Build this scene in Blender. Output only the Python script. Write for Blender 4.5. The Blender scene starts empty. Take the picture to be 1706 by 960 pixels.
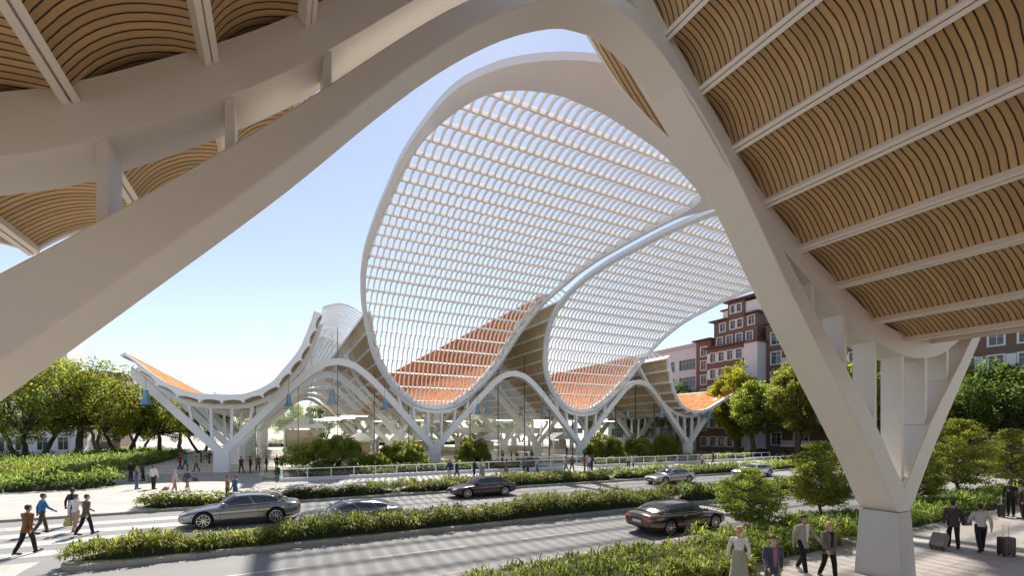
import bpy, bmesh, math, random
import numpy as np
from mathutils import Vector, Matrix, Quaternion
from mathutils.bvhtree import BVHTree

SC = bpy.context.scene
COL = SC.collection
R = math.radians
# World axes: X runs along the street (and the hall's facade), Y runs across it, away from the camera.
CAM_H = 4.35
YAW = R(27.54)

# ------------------------------------------------------------------ helpers
def lerp(a, b, t):
    return a + (b - a) * t

def pchip(xs, ys):
    """monotone cubic interpolation through a table"""
    xs = list(xs); ys = list(ys); n = len(xs)
    h = [xs[i + 1] - xs[i] for i in range(n - 1)]
    d = [(ys[i + 1] - ys[i]) / h[i] for i in range(n - 1)]
    m = [0.0] * n
    m[0] = d[0]; m[-1] = d[-1]
    for i in range(1, n - 1):
        if d[i - 1] * d[i] <= 0:
            m[i] = 0.0
        else:
            w1 = 2 * h[i] + h[i - 1]; w2 = h[i] + 2 * h[i - 1]
            m[i] = (w1 + w2) / (w1 / d[i - 1] + w2 / d[i])
    def f(x):
        if x <= xs[0]: return ys[0] + m[0] * (x - xs[0]) * 0.0
        if x >= xs[-1]: return ys[-1]
        i = 0
        while x > xs[i + 1]: i += 1
        t = (x - xs[i]) / h[i]
        return ((2*t**3 - 3*t*t + 1) * ys[i] + (t**3 - 2*t*t + t) * h[i] * m[i]
                + (-2*t**3 + 3*t*t) * ys[i + 1] + (t**3 - t*t) * h[i] * m[i + 1])
    return f

class MB:
    def __init__(s):
        s.v = []; s.f = []; s.m = []
    def quad(s, a, b, c, d, m=0):
        n = len(s.v); s.v += [tuple(a), tuple(b), tuple(c), tuple(d)]; s.f.append((n, n+1, n+2, n+3)); s.m.append(m)
    def poly(s, pts, m=0):
        n = len(s.v); s.v += [tuple(p) for p in pts]; s.f.append(tuple(range(n, n + len(pts)))); s.m.append(m)
    def box(s, x0, x1, y0, y1, z0, z1, m=0):
        n = len(s.v)
        s.v += [(x0,y0,z0),(x1,y0,z0),(x1,y1,z0),(x0,y1,z0),(x0,y0,z1),(x1,y0,z1),(x1,y1,z1),(x0,y1,z1)]
        for q in ((0,3,2,1),(4,5,6,7),(0,1,5,4),(1,2,6,5),(2,3,7,6),(3,0,4,7)):
            s.f.append(tuple(n + i for i in q)); s.m.append(m)
    def hexa(s, b, t, m=0):
        """solid from a bottom loop and a top loop of equal length"""
        n = len(s.v); k = len(b)
        s.v += [tuple(p) for p in b] + [tuple(p) for p in t]
        s.f.append(tuple(n + i for i in reversed(range(k)))); s.m.append(m)
        s.f.append(tuple(n + k + i for i in range(k))); s.m.append(m)
        for i in range(k):
            j = (i + 1) % k
            s.f.append((n+i, n+j, n+k+j, n+k+i)); s.m.append(m)
    def grid(s, rows, m=0, close=False):
        n = len(s.v); k = len(rows[0])
        for r in rows: s.v += [tuple(p) for p in r]
        for i in range(len(rows) - 1):
            for j in range(k if close else k - 1):
                jj = (j + 1) % k
                s.f.append((n+i*k+j, n+i*k+jj, n+(i+1)*k+jj, n+(i+1)*k+j)); s.m.append(m)
    def loft(s, rings, m=0, caps=True):
        s.grid(rings, m, close=True)
        if caps:
            s.poly(list(reversed(rings[0])), m); s.poly(rings[-1], m)
    def tube(s, pts, rad, n=8, m=0, ell=None):
        """tapered tube with round caps"""
        pts = [Vector(p) for p in pts]
        if not hasattr(rad, '__len__'): rad = [rad] * len(pts)
        rings = []; up = None
        for i, p in enumerate(pts):
            d = (pts[min(i+1, len(pts)-1)] - pts[max(i-1, 0)]).normalized()
            if up is None:
                up = Vector((0,0,1)) if abs(d.z) < .9 else Vector((0,1,0))
            x = d.cross(up)
            if x.length < 1e-5: x = d.orthogonal()
            x.normalize(); y = x.cross(d).normalized(); up = y
            def ring(c, k):
                return [c + (x * math.cos(2*math.pi*q/n) + y * math.sin(2*math.pi*q/n)) * k for q in range(n)]
            if i == 0:
                for a in (80, 50, 25): rings.append(ring(p - d * rad[0] * math.sin(R(a)), rad[0] * math.cos(R(a))))
            rings.append(ring(p, rad[i]))
            if i == len(pts) - 1:
                for a in (25, 50, 80): rings.append(ring(p + d * rad[i] * math.sin(R(a)), rad[i] * math.cos(R(a))))
        s.loft(rings, m)
    def cyl(s, a, b, r0, r1=None, n=12, m=0):
        a = Vector(a); b = Vector(b); r1 = r0 if r1 is None else r1
        d = (b - a).normalized(); x = d.orthogonal().normalized(); y = d.cross(x)
        rg = lambda c, r: [c + (x*math.cos(2*math.pi*q/n) + y*math.sin(2*math.pi*q/n)) * r for q in range(n)]
        s.loft([rg(a, r0), rg(b, r1)], m)
    def bar(s, a, b, w, h, m=0, up=(0,0,1)):
        """rectangular bar from a to b"""
        a = Vector(a); b = Vector(b); d = (b - a).normalized(); up = Vector(up)
        x = d.cross(up)
        if x.length < 1e-4: x = d.orthogonal()
        x.normalize(); y = x.cross(d)
        rg = lambda c: [c - x*w/2 - y*h/2, c + x*w/2 - y*h/2, c + x*w/2 + y*h/2, c - x*w/2 + y*h/2]
        s.loft([rg(a), rg(b)], m)
    def ell(s, c, r, n=12, k=8, m=0):
        c = Vector(c); rings = []
        for i in range(k + 1):
            t = math.pi * (i + (.06 if i == 0 else -.06 if i == k else 0)) / k
            rings.append([(c.x + r[0]*math.sin(t)*math.cos(2*math.pi*q/n), c.y + r[1]*math.sin(t)*math.sin(2*math.pi*q/n), c.z - r[2]*math.cos(t)) for q in range(n)])
        s.loft(rings, m)
    def lathe(s, prof, c=(0,0,0), n=20, m=0):
        rings = [[(c[0] + r*math.cos(2*math.pi*q/n), c[1] + r*math.sin(2*math.pi*q/n), c[2] + z) for q in range(n)] for r, z in prof]
        s.loft(rings, m)
    def sweep(s, path, sect, m=0, closed=False):
        """path: list of (point, x axis, y axis, x scale, y scale); sect: list of (x, y)"""
        rings = []
        for p, x, y, sx, sy in path:
            p = Vector(p); rings.append([p + Vector(x)*a*sx + Vector(y)*b*sy for a, b in sect])
        if closed: rings.append(rings[0])
        s.grid(rings, m, close=True)
        if not closed:
            s.poly(list(reversed(rings[0])), m); s.poly(rings[-1], m)
    def mesh(s, name, mats, smooth=None, merge=False):
        me = bpy.data.meshes.new(name)
        me.from_pydata(s.v, [], s.f)
        if not isinstance(mats, (list, tuple)): mats = [mats]
        for x in mats: me.materials.append(x)
        if len(mats) > 1: me.polygons.foreach_set('material_index', s.m)
        bm = bmesh.new(); bm.from_mesh(me)
        if merge: bmesh.ops.remove_doubles(bm, verts=bm.verts, dist=1e-4)
        bmesh.ops.recalc_face_normals(bm, faces=bm.faces)
        bm.to_mesh(me); bm.free()
        if smooth is not None:
            me.polygons.foreach_set('use_smooth', [True] * len(me.polygons))
            if smooth < 180: me.set_sharp_from_angle(angle=R(smooth))
        me.update()
        return me
    def build(s, name, mats, parent=None, smooth=None, merge=False, loc=None):
        return link(name, s.mesh(name, mats, smooth, merge), parent, loc)

def link(name, me, parent=None, loc=None, rotz=0.0):
    o = bpy.data.objects.new(name, me); COL.objects.link(o)
    if parent is not None: o.parent = parent
    if loc is not None: o.location = loc
    if rotz: o.rotation_euler = (0, 0, rotz)
    return o

def tag(o, label=None, cat=None, group=None, kind=None):
    if label: o['label'] = label
    if cat: o['category'] = cat
    if group: o['group'] = group
    if kind: o['kind'] = kind
    return o

def empty(name, loc, rotz=0.0, label=None, cat=None, group=None):
    o = bpy.data.objects.new(name, None); COL.objects.link(o)
    o.empty_display_size = .2
    o.location = loc; o.rotation_euler = (0, 0, rotz)
    return tag(o, label, cat, group)

def kids(o):
    return [c for c in COL.objects if c.parent == o]

KIDS = {}
def copy_tree(src, loc=None, rotz=None, scale=None, label=None, group=None, parent=None):
    c = src.copy(); COL.objects.link(c)
    if parent is not None: c.parent = parent
    if loc is not None: c.location = loc
    if rotz is not None: c.rotation_euler = (0, 0, rotz)
    if scale is not None: c.scale = scale if hasattr(scale, '__len__') else (scale,) * 3
    if label: c['label'] = label
    if group: c['group'] = group
    if src.name not in KIDS: KIDS[src.name] = [k.name for k in kids(src)]
    for k in KIDS[src.name]:
        copy_tree(bpy.data.objects[k], parent=c)
    return c

def structure(mb, name, mats, smooth=None):
    return tag(mb.build(name, mats, smooth=smooth), kind='structure')

def add_bevel(o, w, seg=2, ang=30):
    m = o.modifiers.new('bevel', 'BEVEL'); m.width = w; m.segments = seg; m.limit_method = 'ANGLE'; m.angle_limit = R(ang)
    m.harden_normals = False
    return o

def np_mesh(name, verts, faces, mat, smooth=False):
    """verts (n,3), faces (k,4) numpy"""
    me = bpy.data.meshes.new(name)
    nv, nf, fs = len(verts), len(faces), faces.shape[1]
    me.vertices.add(nv); me.vertices.foreach_set('co', np.asarray(verts, dtype=np.float32).ravel())
    me.loops.add(nf * fs); me.loops.foreach_set('vertex_index', np.asarray(faces, dtype=np.int32).ravel())
    me.polygons.add(nf)
    me.polygons.foreach_set('loop_start', np.arange(0, nf * fs, fs, dtype=np.int32))
    if smooth: me.polygons.foreach_set('use_smooth', np.ones(nf, dtype=bool))
    me.materials.append(mat)
    me.update(calc_edges=True); me.validate()
    return me

# ------------------------------------------------------------------ materials
class NT:
    def __init__(s, name):
        s.mat = bpy.data.materials.new(name); s.mat.use_nodes = True
        s.t = s.mat.node_tree; s.t.nodes.clear()
        s.out = s.t.nodes.new('ShaderNodeOutputMaterial')
    def n(s, kind, ins=None, **props):
        nd = s.t.nodes.new('ShaderNode' + kind)
        for k, v in props.items(): setattr(nd, k, v)
        for k, v in (ins or {}).items():
            if hasattr(v, 'is_output') or isinstance(v, bpy.types.NodeSocket): s.t.links.new(v, nd.inputs[k])
            else:
                if isinstance(v, tuple) and len(v) == 3 and nd.inputs[k].type == 'RGBA': v = v + (1,)
                nd.inputs[k].default_value = v
        return nd
    def math(s, op, a, b=0.0, c=0.0):
        return s.n('Math', {0: a, 1: b, 2: c}, operation=op).outputs[0]
    def mix(s, fac, a, b):
        nd = s.n('Mix', data_type='RGBA')
        for i, v in ((0, fac), (6, a), (7, b)):
            if isinstance(v, bpy.types.NodeSocket): s.t.links.new(v, nd.inputs[i])
            else: nd.inputs[i].default_value = (v + (1,)) if isinstance(v, tuple) and len(v) == 3 else v
        return nd.outputs[2]
    def ramp(s, fac, stops):
        nd = s.n('ValToRGB', {0: fac}); e = nd.color_ramp.elements
        while len(e) < len(stops): e.new(.5)
        for i, (p, c) in enumerate(stops): e[i].position = p; e[i].color = c + (1,) if len(c) == 3 else c
        return nd.outputs[0]
    def coord(s, which='Object'):
        return s.n('TexCoord').outputs[which]
    def noise(s, vec, scale, detail=3.0, rough=.55, out=0):
        return s.n('TexNoise', {'Vector': vec, 'Scale': scale, 'Detail': detail, 'Roughness': rough}).outputs[out]
    def bump(s, h, strength=.3, dist=.02):
        return s.n('Bump', {'Height': h, 'Strength': strength, 'Distance': dist}).outputs[0]
    def done(s, bsdf):
        s.t.links.new(bsdf if isinstance(bsdf, bpy.types.NodeSocket) else bsdf.outputs[0], s.out.inputs[0]); return s.mat

def plain(name, col, rough=.5, metal=0.0, var=.08, scale=3.0, bump=0.0, spec=.5, coat=0.0):
    t = NT(name); co = t.coord()
    nz = t.noise(co, scale, 4)
    d = tuple(max(0, c * (1 - var)) for c in col); l = tuple(min(1, c * (1 + var)) for c in col)
    c = t.mix(nz, d, l)
    ins = {'Base Color': c, 'Roughness': rough, 'Metallic': metal, 'Specular IOR Level': spec, 'Coat Weight': coat}
    if bump: ins['Normal'] = t.bump(t.noise(co, scale * 8, 5), bump, .01)
    return t.done(t.n('BsdfPrincipled', ins))

def m_white(name, col, stain=.06):
    t = NT(name); co = t.coord()
    a = t.noise(co, .5, 5, .6); b = t.noise(co, 6.0, 4)
    c = t.mix(a, tuple(x * (1 - stain) for x in col), col)
    c = t.mix(t.math('MULTIPLY', b, .22), c, tuple(x * .86 for x in col))
    return t.done(t.n('BsdfPrincipled', {'Base Color': c, 'Roughness': .48, 'Specular IOR Level': .4, 'Normal': t.bump(t.noise(co, 14, 4), .12, .01)}))

def m_slats(name, light, dark, pitch=.115, gap=.2, axis='Y'):
    """boards side by side along one axis, dark gap between them"""
    t = NT(name); co = t.coord()
    sx = t.n('SeparateXYZ', {0: co}); y = sx.outputs[axis]
    wob = t.math('MULTIPLY', t.math('SUBTRACT', t.noise(co, 1.3, 2), .5), pitch * .5)
    q = t.math('DIVIDE', t.math('ADD', y, wob), pitch)
    fr = t.math('FRACT', q); idx = t.math('FLOOR', q)
    rnd = t.n('TexWhiteNoise', {'W': idx}, noise_dimensions='1D').outputs[0]
    st = t.n('Mapping', {'Vector': co, 'Scale': (2.0, 26.0, 2.0)}).outputs[0]
    grain = t.noise(st, 3.0, 5, .6)
    c = t.mix(rnd, tuple(x * .78 for x in light), tuple(min(1, x * 1.12) for x in light))
    c = t.mix(t.math('MULTIPLY', grain, .55), c, tuple(x * .6 for x in light))
    isgap = t.math('LESS_THAN', fr, gap)
    c = t.mix(isgap, c, dark)
    edge = t.math('PINGPONG', t.math('SUBTRACT', fr, gap / 2), .5)
    h = t.math('MINIMUM', t.math('MULTIPLY', edge, 6.0), 1.0)
    return t.done(t.n('BsdfPrincipled', {'Base Color': c, 'Roughness': .6, 'Specular IOR Level': .25, 'Normal': t.bump(h, .7, .03)}))

def m_tiles(name, col):
    t = NT(name); co = t.coord()
    vo = t.n('TexVoronoi', {'Vector': co, 'Scale': 1.7}).outputs
    c = t.ramp(t.n('SeparateXYZ', {0: vo['Color']}).outputs[0], [(0, tuple(x * .62 for x in col)), (.45, col), (.8, (min(1, col[0]*1.18), col[1]*1.45, col[2]*1.5)), (1, (.66, .33, .14))])
    big = t.noise(co, .35, 4)
    c = t.mix(t.math('MULTIPLY', big, .5), c, tuple(x * .8 for x in col))
    return t.done(t.n('BsdfPrincipled', {'Base Color': c, 'Roughness': .85, 'Specular IOR Level': .12, 'Normal': t.bump(vo['Distance'], .3, .04)}))

def m_paving(name, col, w=1.2, h=.6, joint=.012, var=.16):
    t = NT(name); co = t.coord()
    br = t.n('TexBrick', {'Vector': co, 'Color1': tuple(x * (1 - var) for x in col), 'Color2': tuple(min(1, x * (1 + var)) for x in col), 'Mortar': tuple(x * .5 for x in col),
             'Scale': 1.0, 'Mortar Size': joint, 'Brick Width': w, 'Row Height': h, 'Bias': 0.0}, offset=.5)
    nz = t.noise(co, .25, 6, .65); fine = t.noise(co, 9.0, 5)
    c = t.mix(t.math('MULTIPLY', nz, .55), br.outputs[0], tuple(x * .68 for x in col))
    c = t.mix(t.math('MULTIPLY', fine, .3), c, tuple(x * .75 for x in col))
    return t.done(t.n('BsdfPrincipled', {'Base Color': c, 'Roughness': .7, 'Specular IOR Level': .3, 'Normal': t.bump(fine, .2, .01)}))

def m_asphalt(name, col):
    t = NT(name); co = t.coord()
    big = t.noise(co, .12, 6, .6); fine = t.noise(co, 40.0, 3)
    st = t.n('Mapping', {'Vector': co, 'Scale': (.05, 1.1, 1.0)}).outputs[0]
    tr = t.noise(st, 1.0, 3)
    c = t.mix(big, tuple(x * .72 for x in col), tuple(x * 1.25 for x in col))
    c = t.mix(t.math('MULTIPLY', tr, .8), c, tuple(x * .6 for x in col))
    pt = t.noise(co, .5, 5, .7); c = t.mix(t.math('MULTIPLY', t.math('GREATER_THAN', pt, .62), .3), c, tuple(x * .7 for x in col))
    c = t.mix(t.math('MULTIPLY', fine, .4), c, tuple(x * .6 for x in col))
    ov = t.noise(co, .045, 3); c = t.mix(t.math('MULTIPLY', ov, .35), c, tuple(x * 1.35 for x in col))
    return t.done(t.n('BsdfPrincipled', {'Base Color': c, 'Roughness': .72, 'Specular IOR Level': .35, 'Normal': t.bump(fine, .35, .008)}))

def m_worn_paint(name, col):
    t = NT(name); co = t.coord()
    f = t.noise(co, 5.0, 8, .7); g = t.noise(co, .6, 4)
    k = t.math('GREATER_THAN', t.math('ADD', t.math('MULTIPLY', f, .7), t.math('MULTIPLY', g, .3)), .56)
    c = t.mix(t.math('MULTIPLY', k, .55), col, (.2, .195, .19))
    return t.done(t.n('BsdfPrincipled', {'Base Color': c, 'Roughness': .6}))

def m_leaf(name, dark, mid, lite, trans=.58):
    t = NT(name)
    rnd = t.n('NewGeometry').outputs['Random Per Island']
    co = t.coord(); nz = t.noise(co, .8, 3)
    v = t.math('ADD', t.math('MULTIPLY', rnd, .5), t.math('MULTIPLY', nz, .6))
    c = t.ramp(v, [(.12, dark), (.5, mid), (.88, lite)])
    inf = t.n('ObjectInfo').outputs['Random']
    c = t.n('HueSaturation', {'Hue': t.math('ADD', .488, t.math('MULTIPLY', inf, .024)), 'Saturation': 1.0, 'Value': t.math('ADD', .85, t.math('MULTIPLY', inf, .3)), 'Color': c}).outputs[0]
    p = t.n('BsdfPrincipled', {'Base Color': c, 'Roughness': .5, 'Specular IOR Level': .3})
    tl = t.n('BsdfTranslucent', {'Color': t.n('HueSaturation', {'Hue': .485, 'Saturation': 1.08, 'Value': 2.3, 'Color': c}).outputs[0]})
    return t.done(t.n('MixShader', {0: trans, 1: p.outputs[0], 2: tl.outputs[0]}))

def m_bark(name, col):
    t = NT(name); co = t.coord()
    st = t.n('Mapping', {'Vector': co, 'Scale': (6.0, 6.0, 1.2)}).outputs[0]
    nz = t.noise(st, 3.0, 6, .7)
    c = t.mix(nz, tuple(x * .5 for x in col), tuple(x * 1.4 for x in col))
    return t.done(t.n('BsdfPrincipled', {'Base Color': c, 'Roughness': .85, 'Normal': t.bump(nz, .6, .03)}))

def m_clearglass(name, tint=(.93,.97,.96), refl=.1, rough=.02):
    t = NT(name)
    fr = t.n('LayerWeight', {'Blend': .22}).outputs['Fresnel']
    k = t.math('MINIMUM', t.math('ADD', t.math('MULTIPLY', fr, .75), refl), 1.0)
    tr = t.n('BsdfTransparent', {'Color': tint}); gl = t.n('BsdfGlossy', {'Color': (1, 1, 1), 'Roughness': rough})
    return t.done(t.n('MixShader', {0: k, 1: tr.outputs[0], 2: gl.outputs[0]}))

def m_darkglass(name, col=(.02,.028,.035), rough=.04):
    t = NT(name); co = t.coord()
    return t.done(t.n('BsdfPrincipled', {'Base Color': col, 'Roughness': rough, 'Specular IOR Level': .9, 'Normal': t.bump(t.noise(co, .7, 2), .03, .05)}))

def m_carpaint(name, col, metal=.8, rough=.13):
    t = NT(name); co = t.coord()
    fl = t.noise(co, 900.0, 2)
    c = t.mix(t.math('MULTIPLY', fl, .35), col, tuple(min(1, x * 1.5) for x in col))
    dust = t.noise(co, 2.2, 5)
    return t.done(t.n('BsdfPrincipled', {'Base Color': c, 'Metallic': metal, 'Roughness': t.math('ADD', rough, t.math('MULTIPLY', dust, .08)), 'Coat Weight': .9, 'Coat Roughness': .04}))

def m_brick(name, col, mortar):
    t = NT(name); co = t.coord(); sx = t.n('SeparateXYZ', {0: co}).outputs
    vec = t.n('CombineXYZ', {0: t.math('ADD', sx[1], sx[0]), 1: sx[2], 2: 0.0}).outputs[0]
    br = t.n('TexBrick', {'Vector': vec, 'Color1': tuple(x * .8 for x in col), 'Color2': tuple(x * 1.2 for x in col), 'Mortar': mortar, 'Scale': 1.0, 'Mortar Size': .012, 'Brick Width': .3, 'Row Height': .1})
    nz = t.noise(co, .4, 5)
    c = t.mix(t.math('MULTIPLY', nz, .5), br.outputs[0], tuple(x * .7 for x in col))
    return t.done(t.n('BsdfPrincipled', {'Base Color': c, 'Roughness': .8}))

def m_cloth(name, col, rough=.85):
    t = NT(name); co = t.coord()
    st = t.n('Mapping', {'Vector': co, 'Scale': (9.0, 9.0, 5.0)}).outputs[0]
    nz = t.noise(st, 1.5, 5, .6)
    c = t.mix(nz, tuple(x * .75 for x in col), tuple(min(1, x * 1.2) for x in col))
    return t.done(t.n('BsdfPrincipled', {'Base Color': c, 'Roughness': rough, 'Specular IOR Level': .2, 'Sheen Weight': .15, 'Normal': t.bump(nz, .5, .04)}))

M = {}
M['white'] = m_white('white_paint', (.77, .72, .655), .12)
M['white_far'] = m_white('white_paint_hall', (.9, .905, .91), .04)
M['rim'] = m_white('rim_sky_tint', (.72, .77, .83))  # white rim; its blue tint stands in for reflected sky light
M['mullion'] = plain('grey_mullion', (.16, .165, .16), .4, .5)
M['concrete'] = m_white('pale_concrete', (.6, .58, .55), .15)
M['rib'] = m_white('rib_paint', (.8, .74, .67))
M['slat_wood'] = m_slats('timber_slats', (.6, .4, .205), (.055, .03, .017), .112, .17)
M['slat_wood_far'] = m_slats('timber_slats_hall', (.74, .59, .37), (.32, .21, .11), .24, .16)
def m_translucent(name, col, k=.45):
    t = NT(name); co = t.coord(); nz = t.noise(co, 2.0, 4)
    c = t.mix(nz, tuple(x * .93 for x in col), col)
    return t.done(t.n('MixShader', {0: k, 1: t.n('BsdfPrincipled', {'Base Color': c, 'Roughness': .55, 'Specular IOR Level': .3}).outputs[0], 2: t.n('BsdfTranslucent', {'Color': c}).outputs[0]}))
M['cream'] = m_translucent('cream_slats', (.88, .865, .84), .25)
M['web'] = m_translucent('white_webs', (.9, .9, .9), .5)
M['batten'] = plain('timber_batten', (.7, .67, .63), .6)
M['tiles'] = m_tiles('orange_roof_tiles', (.5, .165, .042))
M['dark'] = plain('dark_metal', (.035, .035, .04), .4, .3)
M['steel'] = plain('brushed_steel', (.62, .62, .62), .3, .9)
M['paving'] = m_paving('plaza_paving', (.46, .43, .395))
M['paving_near'] = m_paving('near_paving', (.42, .375, .33), 1.6, .8)
M['ground'] = m_paving('far_ground', (.36, .34, .31), 3.0, 3.0)
M['asphalt'] = m_asphalt('asphalt', (.235, .228, .22))
M['kerb'] = m_paving('kerb_stone', (.36, .33, .29), 1.0, 3.0)
M['paint'] = m_worn_paint('road_paint', (.42, .41, .39))
M['soil'] = plain('soil', (.05, .036, .022), .95, 0, .5, 8, .6)
M['leaf_hedge'] = m_leaf('hedge_leaf', (.035, .07, .014), (.1, .155, .028), (.25, .29, .07))
M['leaf_bright'] = m_leaf('bright_leaf', (.047, .073, .014), (.125, .165, .031), (.285, .3, .06))
M['leaf_tree'] = m_leaf('tree_leaf', (.038, .06, .012), (.1, .135, .024), (.23, .24, .05))
M['leaf_sunlit'] = m_leaf('sunlit_leaf', (.07, .1, .012), (.17, .21, .022), (.32, .33, .045))  # yellow sunlight on the crown put into the leaf colour
M['leaf_dark'] = m_leaf('dark_leaf', (.022, .04, .01), (.05, .085, .018), (.12, .16, .035))
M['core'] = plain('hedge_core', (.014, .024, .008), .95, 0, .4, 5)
M['bark'] = m_bark('bark', (.085, .06, .045))
M['petal'] = plain('white_petal', (.82, .8, .76), .7, 0, .1)
M['petal_pink'] = plain('pale_petal', (.8, .66, .6), .7, 0, .1)
M['facade_glass'] = m_clearglass('facade_glass', (.955, .98, .97), .065)
M['roof_glass'] = m_clearglass('skylight_glass', (.93, .95, .96), .06, .15)
M['rail_glass'] = m_clearglass('railing_glass', (.9, .95, .93), .04)
M['win_glass'] = m_darkglass('window_glass', (.05, .07, .09))
M['blue'] = plain('blue_enamel', (.13, .3, .46), .3, .1, .1, 3, 0, .5, .4)
M['brick'] = m_brick('red_brick', (.13, .07, .052), (.27, .22, .19))
M['render_white'] = m_white('white_render', (.7, .715, .73), .12)
M['render_cool'] = m_white('cool_render', (.6, .67, .74), .12)
M['render_grey'] = m_white('grey_render', (.5, .5, .52), .12)
M['eave'] = plain('dark_eave', (.1, .055, .04), .7)
M['tyre'] = plain('tyre_rubber', (.02, .02, .02), .8)
M['alloy'] = plain('alloy_rim', (.62, .61, .6), .25, .95, .03)
M['car_glass'] = m_darkglass('car_glass', (.035, .04, .042), .03)
M['chrome'] = plain('chrome', (.75, .75, .75), .12, 1.0, .02)
M['black_plastic'] = plain('black_plastic', (.018, .018, .02), .5)
M['red_lamp'] = plain('red_lamp', (.5, .02, .015), .15, 0, .05, 3, 0, .7, .8)
M['clear_lamp'] = plain('clear_lamp', (.7, .72, .74), .08, .5, .03)
M['plate'] = plain('number_plate', (.75, .73, .68), .4)
def m_lamp(name, k):
    t = NT(name); return t.done(t.n('Emission', {'Color': (1.0, .93, .82, 1), 'Strength': k}))
M['disc_lamp'] = m_lamp('disc_lamp', 4.5)
M['hall_floor'] = m_paving('hall_floor', (.8, .73, .63), 1.5, 1.5)

# ------------------------------------------------------------------ camera, sky, sun
cam = bpy.data.cameras.new('camera'); co_ = bpy.data.objects.new('camera', cam); COL.objects.link(co_)
co_.location = (0, 0, CAM_H); co_.rotation_euler = (R(90), 0, -YAW)
cam.sensor_width = 36; cam.lens = 750 / 1706 * 36; cam.shift_y = 240 / 1706
cam.clip_start = .05; cam.clip_end = 4000
SC.camera = co_

SUN_EL, SUN_AZ = R(49), R(24)          # azimuth clockwise from +Y
w = bpy.data.worlds.new('World'); SC.world = w; w.use_nodes = True
nt = w.node_tree; nt.nodes.clear()
sky = nt.nodes.new('ShaderNodeTexSky'); sky.sky_type = 'NISHITA'; sky.sun_disc = False
sky.sun_elevation = SUN_EL; sky.sun_rotation = SUN_AZ; sky.altitude = 100; sky.air_density = 1.0; sky.dust_density = .12; sky.ozone_density = 3.5
bg = nt.nodes.new('ShaderNodeBackground'); bg.inputs[1].default_value = .086
wo = nt.nodes.new('ShaderNodeOutputWorld')
hs = nt.nodes.new('ShaderNodeHueSaturation'); hs.inputs['Saturation'].default_value = .66; hs.inputs['Hue'].default_value = .503; nt.links.new(sky.outputs[0], hs.inputs['Color'])
nt.links.new(hs.outputs[0], bg.inputs[0]); nt.links.new(bg.outputs[0], wo.inputs[0])
sl = bpy.data.lights.new('sun', 'SUN'); sl.energy = 4.6; sl.angle = R(1.0); sl.color = (1.0, .94, .85)
so = bpy.data.objects.new('sun', sl); COL.objects.link(so)
sd = Vector((math.sin(SUN_AZ) * math.cos(SUN_EL), math.cos(SUN_AZ) * math.cos(SUN_EL), math.sin(SUN_EL)))
so.rotation_euler = (-sd).to_track_quat('-Z', 'Y').to_euler(); so.location = sd * 100
SC.view_settings.view_transform = 'Standard'; SC.view_settings.look = 'None'
SC.view_settings.exposure = .98; SC.view_settings.gamma = 1.0; SC.view_settings.use_curve_mapping = False
SC.render.engine = 'CYCLES'
SC.cycles.max_bounces = 9; SC.cycles.diffuse_bounces = 4; SC.cycles.glossy_bounces = 3; SC.cycles.transparent_max_bounces = 12
SC.cycles.transmission_bounces = 4; SC.cycles.caustics_reflective = False; SC.cycles.caustics_refractive = False
SC.cycles.use_denoising = True
SC.cycles.sample_clamp_indirect = 6.0

FWD = Vector((math.sin(YAW), math.cos(YAW), 0)); RGT = Vector((math.cos(YAW), -math.sin(YAW), 0))
def dirv(px, py=720):
    return FWD + RGT * ((px - 853) / 750) + Vector((0, 0, (720 - py) / 750))
def at_v(px, v, z=0.0):
    """the place on the line v = const seen in the photograph's column px"""
    d = dirv(px); t = v / d.y
    return Vector((d.x * t, v, z))
def at_t(px, t, z=0.0):
    d = dirv(px); return Vector((d.x * t, d.y * t, z))

# ------------------------------------------------------------------ ground, roads, kerbs
RZ = -.12        # road level; pavements stand at 0
def sheet(name, mat, x0, x1, y0, y1, z):
    b = MB(); b.quad((x0,y0,z), (x1,y0,z), (x1,y1,z), (x0,y1,z)); return structure(b, name, mat)
def slab(name, mat, x0, x1, y0, y1, z1=0.0, z0=-.6):
    b = MB(); b.box(x0, x1, y0, y1, z0, z1); return structure(b, name, mat)
sheet('ground', M['ground'], -900, 1500, -300, 2200, RZ - .008)
sheet('road', M['asphalt'], -300, 500, 13.25, 31.25, RZ - .004)
sheet('road', M['asphalt'], 70, 81, 31.25, 400, RZ - .004)
slab('near_pavement', M['paving_near'], -120, 300, -60, 12.95)
slab('plaza', M['paving'], -120, 69.6, 31.55, 43.7)
slab('plaza', M['paving'], -120, -1.2, 43.702, 57.5)
slab('hall_floor', M['hall_floor'], -14.5, 69.6, 57.504, 142, .004)
slab('plaza', M['paving'], -120, -14.504, 57.504, 240)
slab('plaza', M['paving'], 81.4, 300, 31.55, 240)
slab('planting_bed', M['soil'], 1.2, 69.6, 44.4, 57.5, .02)
slab('sidewalk', M['paving'], -1.196, 69.6, 43.704, 44.396, .003)
def kerb(x0, x1, y0, y1, h=.03):
    b = MB(); n = max(1, int((x1 - x0) / 2)); 
    b.box(x0, x1, y0, y1, -.5, h); o = structure(b, 'kerb', M['kerb']); add_bevel(o, .03)
kerb(-120, 300, 12.954, 13.25, .006)
kerb(-120, 69.6, 31.25, 31.546, .006)
# the planted median: kerb ring, rounded at the crosswalk end
b = MB(); ring = []
x0, x1, y0, y1 = -6.3, 40, 19.2, 20.95
rr = (y1 - y0) / 2
out = [(x1, y0), ] + [(x0 - 0 + rr + rr * math.cos(R(a)) * 1.0, (y0 + y1) / 2 - rr * math.sin(R(a)) * -1.0) for a in range(270, 89, -15)] + [(x1, y1)]
b.hexa([(x, y, -.5) for x, y in out], [(x, y, .04) for x, y in out])
add_bevel(structure(b, 'median', M['kerb']), .03)
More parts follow.
